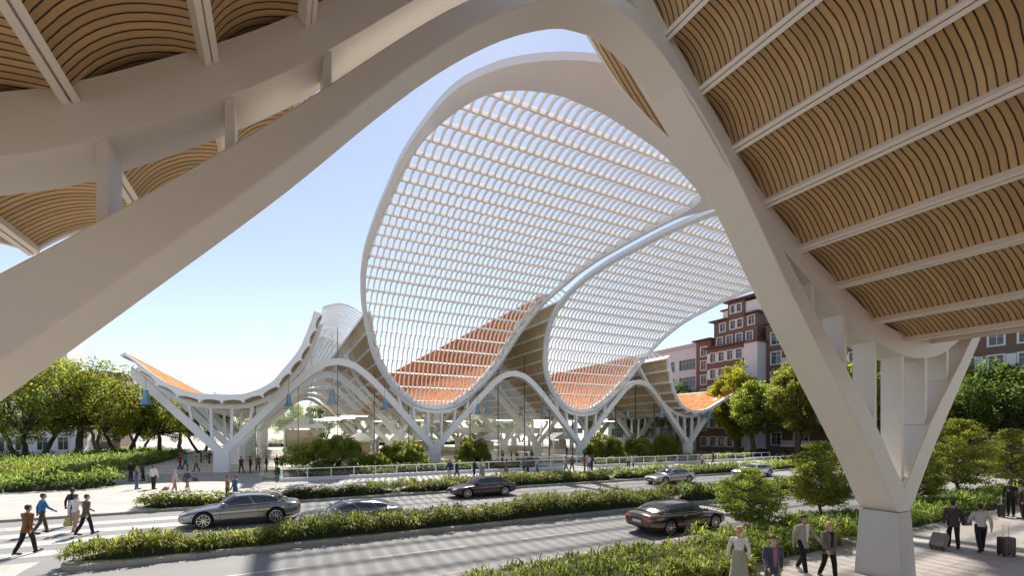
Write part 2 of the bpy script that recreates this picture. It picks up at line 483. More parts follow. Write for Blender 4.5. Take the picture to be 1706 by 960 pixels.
# painted lines
b = MB(); z = RZ
for k in range(-12, 40):
    b.box(-8 + k * 6.0 + 4.9 - 0.0, -8 + k * 6.0 + 8.6, 16.33, 16.46, z - .0, z + .001) if not (-26 < -8 + k * 6 + 5 < -7) else None
structure(b, 'lane_markings', M['paint'])
b = MB()
for k in range(-12, 40):
    if k * 6.0 - 6 > -3.5: b.box(k * 6.0 - 6, k * 6.0 - 2.6, 26.0, 26.12, z, z + .001)
b.box(-3.1, -2.75, 21.4, 30.9, z, z + .001)
structure(b, 'lane_markings', M['paint'])
b = MB()
v = 13.7
while v < 30.5:
    if not (17.9 < v < 20.6): b.box(-21, -4.0 if v > 21 else -7.2, v, v + 1.0, z, z + .001)
    v += 2.1
structure(b, 'crosswalk_stripes', M['paint'])
b = MB(); b.box(-30, -7.2, 18.95, 21.2, -.4, RZ + .0015); structure(b, 'median_refuge', M['paving'])
# ------------------------------------------------------------------ shared architecture builders
def resample(pts, n):
    pts = [Vector(p) for p in pts]
    s = [0.0]
    for a, b in zip(pts, pts[1:]): s.append(s[-1] + (b - a).length)
    out = []; j = 0
    for i in range(n + 1):
        q = s[-1] * i / n
        while j < len(pts) - 2 and s[j + 1] < q: j += 1
        t = (q - s[j]) / max(1e-9, s[j + 1] - s[j])
        out.append(pts[j].lerp(pts[j + 1], min(1, max(0, t))))
    return out

def prof_pts(zf, u0, u1, n=160):
    """profile polyline in the x-z plane, evenly spaced along its length"""
    fine = [Vector((lerp(u0, u1, i / 600), 0, 0)) for i in range(601)]
    for p in fine: p.z = zf(p.x)
    return resample(fine, n)

def normals2(pts):
    out = []
    for i in range(len(pts)):
        t = pts[min(i + 1, len(pts) - 1)] - pts[max(i - 1, 0)]; t.normalize()
        out.append(Vector((-t.z, 0, t.x)))
    return out

def shell(root, off, zf, rib_u, vfront, vback, bulge=.3, thick=.55, wood=None, tiles=None, white=None, ribm=None, ribw=.16, ribh=.13, twin=False, rimt=.3, k=7, capn=.1):
    """ribbed vault roof: timber soffit bays between ribs, tiled top, white front edge"""
    top = []; low = []; Y = []
    for b in range(len(rib_u) - 1):
        bay = prof_pts(zf, rib_u[b], rib_u[b + 1], k); nn = normals2(bay)
        if b: nn[0] = None
        mb = MB(); rows = []
        for i, p in enumerate(bay):
            n = nn[i] if nn[i] is not None else lastn
            x = i / k; q = p + n * (bulge * 4 * x * (1 - x))
            vf = vfront(p.x); vb = vback
            rows.append([(q.x, lerp(vf, vb, j / 6), q.z) for j in range(7)])
            if i or b == 0:
                low.append(q); top.append(p + n * (thick(p.x) if callable(thick) else thick)); Y.append(vf)
        lastn = nn[-1]
        mb.grid(rows); mb.build('soffit_panel', wood, root, smooth=50, loc=off)
    # ribs
    for b, u in enumerate(rib_u):
        p = Vector((u, 0, zf(u))); e = .02
        t = Vector((2 * e, 0, zf(u + e) - zf(u - e))).normalized(); n = Vector((-t.z, 0, t.x))
        vf = vfront(u) ; vb = vback; mb = MB()
        def strip(a0, a1, h0, h1):
            ring = [p + t * a0 + n * h0, p + t * a1 + n * h0, p + t * a1 + n * h1, p + t * a0 + n * h1]
            mb.loft([[(q.x, vf, q.z) for q in ring], [(q.x, vb, q.z) for q in ring]])
        if twin:
            strip(-ribw / 2, -.012, -ribh, .05); strip(.012, ribw / 2, -ribh, .05); strip(-.03, .03, -ribh * .3, .04)
        else: strip(-ribw / 2, ribw / 2, -ribh, .06)
        mb.build('rib', ribm, root, loc=off)
    s = 1 if vback > vfront(rib_u[0]) else -1
    mb = MB(); mb.grid([[(q.x, y + .05 * s, q.z), (q.x, lerp(y, vback, .5), q.z), (q.x, vback, q.z)] for q, y in zip(top, Y)])
    mb.build('tiled_roof', tiles, root, smooth=60, loc=off)
    # front rim
    mb = MB(); rings = []
    for i, (a, c, y) in enumerate(zip(low, top, Y)):
        n = (c - a).normalized(); a2 = a - n * .05; c2 = c + n * capn
        rings.append([(a2.x, y - .04 * s, a2.z), (c2.x, y - .04 * s, c2.z), (c2.x, y + rimt * s, c2.z), (a2.x, y + rimt * s, a2.z)])
    mb.loft(rings); mb.build('roof_edge', white, root, smooth=40, loc=off)
    mb = MB()
    for i in (0, -1):
        a, c, y = low[i], top[i], Y[i]; n = (c - a).normalized(); t = Vector((n.z, 0, -n.x)) * (-.05 if i == 0 else .05)
        a2 = a - n * .06; c2 = c + n * .08
        mb.loft([[(a2.x - t.x, vb_, a2.z - t.z), (c2.x - t.x, vb_, c2.z - t.z), (c2.x + t.x, vb_, c2.z + t.z), (a2.x + t.x, vb_, a2.z + t.z)] for vb_ in (y - .02 * s, vback)])
    mb.build('side_fascia', white, root, loc=off)

def ribbon(us, zlo, zhi, v0, v1):
    """solid band in the x-z plane between two heights, extruded across"""
    mb = MB()
    mb.loft([[(u, v0, a), (u, v0, b), (u, v1, b), (u, v1, a)] for u, a, b in zip(us, zlo, zhi)])
    return mb

# ------------------------------------------------------------------ the market hall across the street
HALL = empty('market_hall', (30, 57.5, 0), 0, 'long white market hall with wave shaped orange tiled roof on Y columns across the street', 'market hall')
HO = (-30, -57.5, 0)
PITCH = 23.7; CX = [-5.3 + PITCH * i for i in range(4)]
VZ = 7.35
f_prof = pchip([0, 1.7, 3.4, 5, 6.5, 7.5, 8.3, 9.0, 9.6, 10.1, 10.5, 10.75], [0, .25, 1.1, 2.4, 4.0, 5.4, 6.9, 8.7, 10.3, 11.8, 13.1, 14.1])
def f_inv(h):
    lo, hi = 0, 10.75
    for _ in range(40):
        m = (lo + hi) / 2
        if f_prof(m) < h: lo = m
        else: hi = m
    return lo
# the curve the lattice canopies follow: from the valley above a column, up and out over the street
PC = [(57.3, 7.35), (57.15, 8.2), (56.8, 9.4), (56.2, 11.0), (54.6, 14.0), (52.4, 16.9), (50.2, 18.8), (47.6, 20.2), (45.2, 21.0), (41, 21.9), (37, 22.3), (31, 22.4), (26, 22.4), (18, 22.4), (14, 22.4)]
PCs = resample([(0, v, z) for v, z in PC], 400)
pc_v2z = pchip([v for v, z in reversed(PC)], [z for v, z in reversed(PC)])
pc_z2v = pchip([z for v, z in PC[:10]], [v for v, z in PC[:10]])
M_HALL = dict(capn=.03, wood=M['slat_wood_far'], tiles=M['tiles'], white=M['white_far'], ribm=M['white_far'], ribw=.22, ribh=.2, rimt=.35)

def even_u(zf, u0, u1, n):
    return [p.x for p in prof_pts(zf, u0, u1, n)]
# left wing and first slope
z0f = pchip([-12.8, -11.9, -10.7, -9.6, -8.4, -7.3, -6, -4.4, -3, -2, -.1, 1.0, 2.8, 3.7, 4.3], [11.55, 10.65, 9.4, 8.5, 7.85, 7.55, 7.45, 7.45, 7.6, 7.95, 9.1, 10.5, 13.2, 15.6, 17.4])
shell(HALL, HO, z0f, even_u(z0f, -12.8, 4.3, 13), lambda u: 54.0, 138, .22, lambda u: .25 + .42 * min(1, (u + 12.8) / 4), **M_HALL)
for c, lo, hi, nb in ((CX[1], -9.6, 10.6, 19), (CX[2], -10.6, 9.05, 19)):
    zf = (lambda c: lambda u: VZ + f_prof(abs(u - c)))(c)
    shell(HALL, HO, zf, even_u(zf, c + lo, c + hi, nb), (lambda zf: lambda u: pc_z2v(zf(u)) + .25)(zf), 138, .2, .5, **M_HALL)
z3f = pchip([54, 55.5, 57, 60, 63, 65.8, 68.5, 71.5, 74.5, 77.4], [15.9, 13.8, 11.9, 9.4, 7.95, 7.5, 7.9, 9.1, 10.5, 12.2])
v3f = pchip([54, 58, 62, 66, 77.4], [51.2, 53.6, 55.2, 55.6, 55.4])
shell(HALL, HO, z3f, even_u(z3f, 54, 77.4, 13), v3f, 138, .2, lambda u: .25 + .35 * min(1, (77.4 - u) / 4), **M_HALL)

# skylights along the three ridges: curved louvres in front, glazed grid behind
def crown(ua, za, ub, zb, v0, v1, rise):
    arc = lambda t: (lerp(ua, ub, t), lerp(za, zb, t) + rise * math.sin(math.pi * t))
    mb = MB(); v = v0
    while v < v1:
        rings = []
        for i in range(13):
            u, z = arc(i / 12); rings.append([(u, v, z - .12), (u, v + .12, z - .12), (u, v + .12, z + .12), (u, v, z + .12)])
        mb.loft(rings); v += 1.15
    mb.build('ridge_louvres', M['white_far'], HALL, loc=HO)
    mb = MB()
    for i in range(9):
        u, z = arc(i / 8); mb.box(u - .05, u + .05, v1, 138, z - .05, z + .12)
    v = v1
    while v < 138:
        rings = []
        for i in range(9):
            u, z = arc(i / 8); rings.append([(u, v, z - .1), (u, v + .1, z - .1), (u, v + .1, z + .06), (u, v, z + .06)])
        mb.loft(rings); v += 1.5
    mb.build('skylight_grid', M['white_far'], HALL, loc=HO)
    mb = MB(); mb.grid([[(arc(i / 8)[0], v1, arc(i / 8)[1] + .14), (arc(i / 8)[0], 138, arc(i / 8)[1] + .14)] for i in range(9)])
    mb.build('skylight_glass', M['roof_glass'], HALL, loc=HO)
crown(4.42, 17.95, 8.65, 17.7, 53.2, 72, .75)
crown(29.15, 20.95, 31.35, 20.95, 45.3, 66, .5)
crown(51.25, 16.2, 53.9, 16.2, 52.2, 66, .45)

# Y columns and arches, five rows deep
arch_h = pchip([0, 1.3, 2.6, 3.9, 5.2, 6.6, 9, 11.85], [12.75, 12.5, 11.75, 10.65, 9.35, 7.85, 5.2, 2.05])
def vth(f, x, t):
    e = .05; s = (f(x + e) - f(max(0, x - e))) / (e + min(e, x)); return t * math.sqrt(1 + s * s) / 2
def arch_mesh(d0, d1, v0, v1, n=44, th=.78):
    ds = [lerp(d0, d1, i / n) for i in range(n + 1)]
    zc = [arch_h(abs(d)) for d in ds]; tt = [vth(arch_h, abs(d), th) for d in ds]
    return ribbon(ds, [z - t for z, t in zip(zc, tt)], [z + t for z, t in zip(zc, tt)], v0, v1)
low_at = lambda d: arch_h(d) - vth(arch_h, d, .78)
ROWS = [57.0, 70.5, 84, 97.5, 111, 124.5]
am = arch_mesh(-11.85, 11.85, 0, .8).mesh('arch', M['white_far'], 40)
ll = arch_mesh(4.3, 11.85, 0, .8, 16).mesh('branch', M['white_far'], 40)
lm = MB(); lm.v = []; 
rl = arch_mesh(-11.85, -4.5, 0, .8, 16).mesh('branch', M['white_far'], 40)
bb = MB()
prof = [(-.72, -.1), (.72, -.1), (.72, low_at(11.85 - .72) - .004), (0, low_at(11.85) - .004), (-.72, low_at(11.85 - .72) - .004)]
bb.hexa([(x, -.06, z) for x, z in prof], [(x, .9, z) for x, z in prof])
bm_ = bb.mesh('column_base', M['white_far'])
for ri, v in enumerate(ROWS):
    for i in range(3): link('arch', am, HALL, (CX[i] + 11.85 - 30, v - 57.5, 0))
    link('branch', ll, HALL, (CX[0] - 11.85 - 30, v - 57.5, 0))
    link('branch', rl, HALL, (CX[3] + 11.85 - 30, v - 57.5, 0))
    for i in range(4): link('column_base', bm_, HALL, (CX[i] - 30, v - 57.5, 0))
roofz = [z0f, lambda u: VZ + f_prof(abs(u - CX[1])), lambda u: VZ + f_prof(abs(u - CX[2])), z3f]
for v in ROWS[:2]:
    for i, c in enumerate(CX):
        for d in (-4.6, -2.75, -.92, .92, 2.75, 4.6):
            if (i == 0 and d < -4) : pass
            zl = arch_h(11.85 - abs(d)) + vth(arch_h, 11.85 - abs(d), .78) - .12; zh = roofz[i](c + d) - .35
            if zh - zl < .15: continue
            mb = MB(); mb.bar((c + d * .96, v + .4, zl), (c + d * 1.06, v + .4, zh), .26, .5, up=(0, 1, 0))
            mb.build('strut', M['white_far'], HALL, loc=HO)
# beam that carries the roof edge above each row of columns
for v in ROWS[:3]:
    q_ = 5.5 if v == ROWS[0] else 9
    for zf, a, b in ((z0f, -12.2, 4.2), (roofz[1], CX[1] - q_, CX[1] + q_), (roofz[2], CX[2] - q_, CX[2] + q_), (z3f, 54.4, 76.4)):
        pts = prof_pts(zf, a, b, 50); nn = normals2(pts); mb = MB()
        mb.loft([[((p - n * .14).x, v + .1, (p - n * .14).z), ((p - n * .62).x, v + .1, (p - n * .62).z), ((p - n * .62).x, v + .75, (p - n * .62).z), ((p - n * .14).x, v + .75, (p - n * .14).z)] for p, n in zip(pts, nn)])
        mb.build('edge_beam', M['white_far'], HALL, smooth=40, loc=HO)
# glass front with dark mullions
def roof_at(u):
    for zf, a, b in ((z0f, -12.8, 4.3), (roofz[1], 8.8, 29), (roofz[2], 31.5, 51.15), (z3f, 54, 77)):
        if a <= u <= b: return zf(u) - .2
    return 17.4 if u < 10 else 20.6 if u < 32 else 15.9
GV = 59.5
us = [-2.2 + (69.0 + 2.2) * i / 200 for i in range(201)]
mb = MB(); mb.grid([[(u, GV, 0.02), (u, GV, roof_at(u))] for u in us]); mb.build('glass_front', M['facade_glass'], HALL, loc=HO)
mb = MB(); mb.grid([[(-2.2, v, .02), (-2.2, v, roof_at(-2.2))] for v in (GV, 137)]); mb.build('glass_side', M['facade_glass'], HALL, loc=HO)
for k in range(17):
    u = -2.2 + 4.42 * k
    if u > 69: break
    mb = MB(); mb.box(u - .035, u + .035, GV - .1, GV + .14, 0, roof_at(u)); mb.build('mullion', M['mullion'], HALL, loc=HO)
for k in range(17):
    v = GV + 4.5 * (k + 1); mb = MB(); mb.box(-2.27, -2.13, v - .06, v + .06, 0, roof_at(-2.2)); mb.build('mullion', M['white_far'], HALL, loc=HO)

# ------------------------------------------------------------------ lattice canopies reaching over the street
def lattice(i):
    c = CX[i]
    can = empty('lattice_canopy', (c - 30, 57.3 - 57.5, VZ)); can.parent = HALL
    lo = (-c, -57.3, -VZ)
    S = PCs; n = len(S)
    # half widths along the curve (du left, du right) ending in a rounded tip
    endl = pchip([19.6, 19.8, 20.2, 21.1, 22.2, 23.6, 25, 27, 30], [-3.6, -5.0, -6.5, -8.1, -9.0, -9.6, -10.05, -10.5, -10.75])
    endr = pchip([19.6, 19.75, 20.1, 20.8, 21.6, 22.4, 23.1, 23.8, 24.8, 27, 30], [-3.6, -2.6, -.4, 3.0, 5.6, 7.7, 9.4, 10.6, 10.95, 10.9, 10.75])
    def edges(p):
        if p.z < 21.3: w_ = f_inv(p.z - VZ); return -w_, w_
        return endl(p.y), endr(p.y)
    pts = [p for p in S if p.y >= 19.62]
    L = [(edges(p)[0], p) for p in pts]; Rr = [(edges(p)[1], p) for p in pts]
    def nrm(p):
        j = min(range(n), key=lambda q: (S[q] - p).length_squared)
        t = (S[min(j + 1, n - 1)] - S[max(0, j - 1)]).normalized()
        return Vector((0, -t.z, t.y)) * -1, t       # up/outward normal, direction towards the street
    loop = [Vector((c + du, p.y, p.z)) for du, p in L] + [Vector((c + du, p.y, p.z)) for du, p in reversed(Rr)]
    # thin out by length
    loop2 = [loop[0]]
    for q in loop[1:]:
        if (q - loop2[-1]).length > .45: loop2.append(q)
    if (loop2[-1] - loop2[0]).length < .3: loop2.pop()
    m = len(loop2)
    # smooth
    for _ in range(2): loop2 = [(loop2[k - 1] + loop2[k] * 2 + loop2[(k + 1) % m]) / 4 for k in range(m)]
    path = []
    for k in range(m):
        p = loop2[k]; t = (loop2[(k + 1) % m] - loop2[k - 1]).normalized()
        nn, st = nrm(Vector((0, p.y, p.z)))
        o = t.cross(nn).normalized()
        if o.dot(Vector((p.x - c, (p.y - 38) * .2, 0))) < 0: o = -o
        k_end = max(0.0, min(1.0, (27.5 - p.y) / 6.5)); k_end = k_end * k_end * (3 - 2 * k_end)
        side = 1 + .35 * max(0, (p.x - c) / 10) - .75 * max(0, min(1, -(p.x - c + 2.5) / 6))
        path.append((p, o, nn, .5 + 2.5 * k_end * side, .62))
    mb = MB()
    mb.sweep(path, [(-.06, -.35), (.16, -.45), (1.0, -.22), (1.0, .45), (-.06, .45)], closed=True)
    mb.build('rim', M['rim'], can, smooth=35, loc=lo)
    # battens, straight and parallel to the street
    step = 1.74; s_acc = 0.0; marks = []; last = S[0]; s = 0.0; nxt = .95
    for q in S[1:]:
        s += (q - last).length; last = q
        if s >= nxt: marks.append(q.copy()); nxt += step
    rows = []
    for q in marks:
        if q.y < 19.9: break
        a, b_ = edges(q); nn, st = nrm(q)
        rows.append((q, a, b_, nn, st))
        def strip_(nm, ring, inset, mat):
            mb = MB(); mb.loft([[(c + du, q.y + st.y * e + nn.y * h, q.z + st.z * e + nn.z * h) for e, h in ring] for du in (a + inset, b_ - inset)])
            return mb.build(nm, mat, can, loc=lo)
        strip_('batten', [(-.035, -.09), (.035, -.09), (.035, -.02), (-.035, -.02)], 0, M['batten'])
        strip_('batten_web', [(-.025, -.018), (.025, -.018), (.025, .24), (-.025, .24)], .06, M['web'])
    # curved slats between neighbouring battens
    mb = MB()
    def inside(du, q):
        a, b_ = edges(q); return a + .12 < du < b_ - .12
    seq = [None] + rows + [None]
    smarks = [S[0]] + [r[0] for r in rows] + [Vector((0, 19.75, 22.4))]
    for qa, qb in zip(smarks, smarks[1:]):
        ln = (qb - qa).length; nn, st = nrm((qa + qb) / 2)
        k = -10.5
        while k < 10.6:
            ia, ib = inside(k, qa), inside(k, qb)
            if ia or ib:
                t0, t1 = 0.0, 1.0
                if not (ia and ib):
                    lo_, hi_ = 0.0, 1.0
                    for _ in range(14):
                        md = (lo_ + hi_) / 2
                        if inside(k, qa.lerp(qb, md)) == ia: lo_ = md
                        else: hi_ = md
                    if ia: t1 = lo_
                    else: t0 = hi_
                if t1 - t0 > .12:
                    rings = []
                    for e in range(8):
                        t = lerp(t0, t1, e / 7); bl = .34 * 4 * t * (1 - t)
                        p = qa.lerp(qb, t)
                        rings.append([(c + k + x, p.y + nn.y * (bl + h), p.z + nn.z * (bl + h)) for x, h in ((-.06, -.1), (.06, -.1), (.06, .13), (-.06, .13))])
                    mb.loft(rings)
            k += .57
    mb.build('curved_slats', M['cream'], can, smooth=30, loc=lo)
    return can
for i in (1, 2):
    cn = lattice(i)

# ------------------------------------------------------------------ the canopy on this side of the street, overhead
NEAR = empty('street_canopy', (16.3, 6.8, 0), 0, 'huge white arched canopy with timber slat soffit overhead and Y column beside the pavement', 'canopy')
NO = (-16.3, -6.8, 0)
NP = 21.9; NC = 5.4
zn_l = pchip([-9.4, -7.5, -5.5, -4, -2.475, -1.0, -.08, .66, 1.6, 2.35], [9.2, 7.75, 7.1, 7.2, 7.7, 8.66, 9.39, 10.09, 11.05, 11.8])
zn_r = pchip([5.9, 6.8, 7.75, 8.79, 9.93, 11.46, 13.26, 14.58, 15.9, 17.0, 18.3, 20.3, 22.2, 24, 25.2, 26.4, 27.6], [13.1, 12.25, 11.4, 10.5, 9.6, 8.75, 8.02, 7.5, 7.2, 7.1, 7.22, 7.95, 8.85, 9.9, 11.0, 12.2, 13.4])
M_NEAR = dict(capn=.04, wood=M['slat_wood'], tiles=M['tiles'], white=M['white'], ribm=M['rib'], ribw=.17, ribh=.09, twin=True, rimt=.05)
vo_l = pchip([-9.4, -5.5, -3.85, -2, 0, 2.35], [11.0, 10.4, 10.05, 10.0, 8.9, 7.55])
vo_r = pchip([5.9, 7.4, 8.6, 10, 27.6], [7.24, 7.24, 7.24, 7.24, 7.24])
shell(NEAR, NO, zn_l, [-9.4, -8.1, -6.7, -5.1, -3.5, -2.0, -.74, .33, 1.35, 2.35], vo_l, -45, .24, .34, k=10, **M_NEAR)  # unseen roof behind the camera lengthened to keep sky light off the soffit
shell(NEAR, NO, zn_r, [5.9, 6.85, 7.75, 8.79, 9.93, 11.3, 12.9, 14.75, 16.6, 18.4, 20.1, 21.7, 23.2, 24.5, 25.6, 26.6, 27.6], vo_r, -45, .24, .34, k=10, **M_NEAR)
vsm = pchip([5.9, 6.6, 7.6, 8.7], [7.95, 7.95, 7.75, 7.3])
mb = MB(); mb.grid([[(u, v_, zn_r(u) + .1) for v_ in (7.2, vsm(u))] for u in [lerp(5.95, 8.7, i / 24) for i in range(25)]]); mb.build('soffit_panel', M['slat_wood'], NEAR, smooth=50, loc=NO)
mb = MB(); mb.loft([[(u, vsm(u) - .003, zn_r(u) + .07), (u, vsm(u) + .06, zn_r(u) + .07), (u, vsm(u) + .06, zn_r(u) + .4), (u, vsm(u) - .003, zn_r(u) + .4)] for u in [lerp(5.9, 8.7, i / 24) for i in range(25)]]); mb.box(5.85, 5.94, 7.2, 7.95, zn_r(5.9) + .02, zn_r(5.9) + .5); mb.build('roof_edge', M['white'], NEAR, smooth=40, loc=NO)
# beam under the soffit edge
def nz(u):
    if u <= 2.35: return zn_l(u)
    if u >= 5.9: return zn_r(u)
    return lerp(11.8, 13.1, (u - 2.35) / 3.55) + .5 * math.sin(math.pi * (u - 2.35) / 3.55)
us = [lerp(-9.3, 27.5, i / 220) for i in range(221)]
ribbon(us, [nz(u) - (.5 + .08 * min(1, abs(nz(u + .1) - nz(u - .1)) / .2)) for u in us], [nz(u) + .12 for u in us], 6.46, 7.22).build('edge_beam', M['white'], NEAR, smooth=40, loc=NO)
# arches: inner edge and a band that grows thicker towards the feet
n_in = pchip([0, .6, 1.2, 1.75, 2.25, 2.75, 3.3, 3.95, 5.29, 7.09, 9.19, 10.53, 10.95], [12.08, 11.98, 11.7, 11.36, 10.98, 10.55, 10.02, 9.32, 7.78, 5.87, 3.64, 2.0, 1.5])
n_th = pchip([0, 1.5, 2.7, 4, 5.3, 7, 9, 10.95], [.3, .38, .46, .54, .66, .8, 1.05, 1.2])
def near_arch(d0, d1, n=70):
    ds = [lerp(d0, d1, i / n) for i in range(n + 1)]
    mb = MB()
    rings = []
    for d in ds:
        a = n_in(abs(d)); b = a + n_th(abs(d)); a = max(a, 1.99); vb = lerp(7.1, 7.36, min(1, abs(d) / 10))
        rings.append([(d, 6.4, a), (d, 6.4, b), (d, vb, b), (d, vb, a)])
    mb.loft(rings); return mb
na = near_arch(-10.95, 10.95).mesh('arch', M['white'], 40)
for k in (0, 1):
    add_bevel(link('arch', na, NEAR, (NC + k * 21.9 - 16.3 + .0, -6.8, 0)), .025, 2, 50)
prof = lambda w_: [(-w_, 0), (w_, 0)]
for k in (0, 1, 2):
    cx = NC - 10.95 + 21.9 * k; mb = MB()
    w0, w1 = .47, .38
    zt = zm = 1.984
    yf = lambda z: 6.385 - .1 * (1 - z / 2); yb = lambda z: 7.39 + .1 * (1 - z / 2)
    lowr = [(cx - w0, 0), (cx + w0, 0), (cx + w1, zt), (cx, zm), (cx - w1, zt)]
    mb.hexa([(x, yf(z), z - (.1 if z == 0 else 0)) for x, z in lowr], [(x, yb(z), z - (.1 if z == 0 else 0)) for x, z in lowr])
    add_bevel(mb.build('column_base', M['concrete'], NEAR, loc=NO), .02, 2, 40)
for u in (-8.7, -7.3, -6.0, -4.6, -3.1, -1.72, -.52, .6, 10.9, 11.9, 13.4, 14.95, 16.55, 18.05, 19.6, 21.2, 22.2):
    d = abs(u - NC) if u < NC + 10.95 else abs(u - NC - 21.9)
    if d > 10.95: d = 21.9 - d
    zl = n_in(d) + n_th(d) - .05; zh = nz(u) - .45
    mb = MB(); hw = .05 if u < 3 else .085; mb.box(u - hw, u + hw, 6.52, 7.04, zl, zh); mb.build('strut', M['white'], NEAR, loc=NO)
# ------------------------------------------------------------------ plants
def unit(a):
    return a / np.maximum(1e-9, np.linalg.norm(a, axis=1, keepdims=True))

def leaf_mesh(name, P, D, N, ln, wd, mat):
    """one pointed four-sided leaf per row"""
    D = unit(D); S = unit(np.cross(D, N)); ln = ln[:, None]; wd = wd[:, None]
    up = unit(np.cross(S, D))
    v = np.stack([P, P + D * ln * .45 + S * wd * .5 + up * wd * .15, P + D * ln, P + D * ln * .45 - S * wd * .5 + up * wd * .15], 1).reshape(-1, 3)
    f = np.arange(len(P) * 4).reshape(-1, 4)
    return np_mesh(name, v, f, mat)

def blade_mesh(name, P, D, droop, ln, wd, mat):
    """arching blades: two quads each, bending towards the ground"""
    D = unit(D); Z = np.array([[0, 0, 1.0]]); S = unit(np.cross(D, Z + D * .01)); ln = ln[:, None]; wd = wd[:, None]; dr = droop[:, None]
    mid = P + D * ln * .5; tip = mid + unit(D - Z * dr) * ln * .5
    b0, b1 = P - S * wd * .25, P + S * wd * .25
    m0, m1 = mid - S * wd * .5, mid + S * wd * .5
    t0, t1 = tip - S * wd * .08, tip + S * wd * .08
    v = np.stack([b0, b1, m1, m0, t1, t0], 1).reshape(-1, 3)
    i = np.arange(len(P))[:, None] * 6
    f = np.concatenate([i + np.array([[0, 1, 2, 3]]), i + np.array([[3, 2, 4, 5]])], 0)
    return np_mesh(name, v, f, mat)

def hedge(x0, x1, y0, y1, h, seed, label, group, mat='leaf_hedge', clump=.62, per=150, ln=(.2, .42), wd=.075, flowers=None, z=0.0, fl_range=None, vary=.35, name='hedge', cat='hedge', hfun=None):
    rng = np.random.default_rng(seed)
    cx, cy = (x0 + x1) / 2, (y0 + y1) / 2
    root = empty(name, (cx, cy, z), 0, label, cat, group)
    nx = max(2, int((x1 - x0) / clump)); ny = max(1, int(round((y1 - y0) / (clump * 1.05))))
    C = []
    for i in range(nx):
        for j in range(ny):
            px = x0 + (i + .5 + rng.uniform(-.4, .4)) * (x1 - x0) / nx; py = y0 + (j + .5 + rng.uniform(-.25, .25)) * (y1 - y0) / ny
            big = .5 + .5 * math.sin(px * .9 + seed) * math.sin(px * .37 + 1.3 * seed)
            C.append((px - cx, py - cy, h * (1 - vary + vary * 1.3 * big + rng.uniform(-.16, .2)) * (hfun(px) if hfun else 1), clump * rng.uniform(.62, .95)))
    C = np.array(C)
    # dark solid core that fills the hedge behind the leaves
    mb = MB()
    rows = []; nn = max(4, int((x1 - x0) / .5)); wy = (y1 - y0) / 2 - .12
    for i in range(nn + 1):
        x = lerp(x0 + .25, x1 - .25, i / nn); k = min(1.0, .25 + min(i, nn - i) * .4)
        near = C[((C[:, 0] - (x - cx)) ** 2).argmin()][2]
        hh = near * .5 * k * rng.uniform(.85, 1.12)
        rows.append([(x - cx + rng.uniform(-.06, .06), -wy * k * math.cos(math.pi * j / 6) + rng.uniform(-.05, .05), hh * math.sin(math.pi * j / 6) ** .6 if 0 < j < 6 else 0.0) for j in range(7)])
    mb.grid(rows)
    mb.build('dark_core', M['core'], root, smooth=180)
    n = len(C) * per
    idx = rng.integers(0, len(C), n); c = C[idx]
    th = rng.uniform(0, 2 * np.pi, n); cz = rng.uniform(-.15, 1, n); sz = np.sqrt(1 - np.clip(cz, -1, 1) ** 2)
    Nn = np.stack([sz * np.cos(th), sz * np.sin(th), cz], 1)
    rr = rng.uniform(.55, 1.12, n)[:, None]
    P = np.stack([c[:, 0], c[:, 1], c[:, 2] * .45], 1) + Nn * np.stack([c[:, 3] * .85, c[:, 3] * .85, c[:, 2] * .5], 1) * rr
    P[:, 2] = np.maximum(P[:, 2], .02)
    D = Nn * .8 + rng.normal(0, .45, (n, 3)) + np.array([[0, 0, .35]])
    me = blade_mesh('foliage', P, D, rng.uniform(.5, 1.6, n), rng.uniform(ln[0], ln[1], n), np.full(n, wd) * rng.uniform(.6, 1.3, n), M[mat])
    link('foliage', me, root)
    if flowers:
        a, b = fl_range or (x0, x1)
        k = int((b - a) * (y1 - y0) * flowers); fx = rng.uniform(a, b, k); fy = rng.uniform(y0, y1, k)
        d2 = (fx[:, None] - cx - C[None, :, 0]) ** 2 + (fy[:, None] - cy - C[None, :, 1]) ** 2
        near = d2.argmin(1); zz = C[near, 2] * (1.02 - .5 * d2.min(1) / .5)
        P = np.stack([fx - cx, fy - cy, np.maximum(.25, zz) + rng.uniform(-.12, .08, k)], 1)
        P = np.repeat(P, 4, 0); m = len(P); an = np.tile(np.arange(4) * np.pi / 2, k) + np.repeat(rng.uniform(0, 6.3, k), 4)
        D = np.stack([np.cos(an), np.sin(an), np.full(m, .5)], 1)
        link('blossoms', leaf_mesh('blossoms', P, D, np.tile([[0, 0, 1.0]], (m, 1)) + rng.normal(0, .2, (m, 3)), np.full(m, .12), np.full(m, .1), M['petal']), root)
    return root

def leaf_clusters(rng, C, rad, per, size, flat=1.0):
    n = len(C) * per; idx = np.repeat(np.arange(len(C)), per)
    d = unit(rng.normal(0, 1, (n, 3))); r = rng.uniform(.25, 1, n) ** .6
    off = d * (r * rad[idx])[:, None]; off[:, 2] *= flat
    P = C[idx] + off
    D = d + rng.normal(0, .7, (n, 3)); D[:, 2] -= .15
    N = d * .5 + rng.normal(0, .6, (n, 3)) + np.array([[0, 0, .7]])
    return P, D, N, size * rng.uniform(.7, 1.35, n)

def limb(mb, a, b, ra, rb, rng, n=5, sag=.06):
    a = Vector(a); b = Vector(b); L = (b - a).length; pts = []; off = Vector((0, 0, 0))
    for i in range(n + 1):
        t = i / n
        w_ = Vector((rng.uniform(-1, 1), rng.uniform(-1, 1), rng.uniform(-.5, .5))) * L * .035 if 0 < i < n else Vector((0, 0, 0))
        pts.append(a.lerp(b, t) + w_ + Vector((0, 0, math.sin(t * math.pi) * L * sag)))
    mb.tube(pts, [lerp(ra, rb, i / n) for i in range(n + 1)], 7)
    return pts

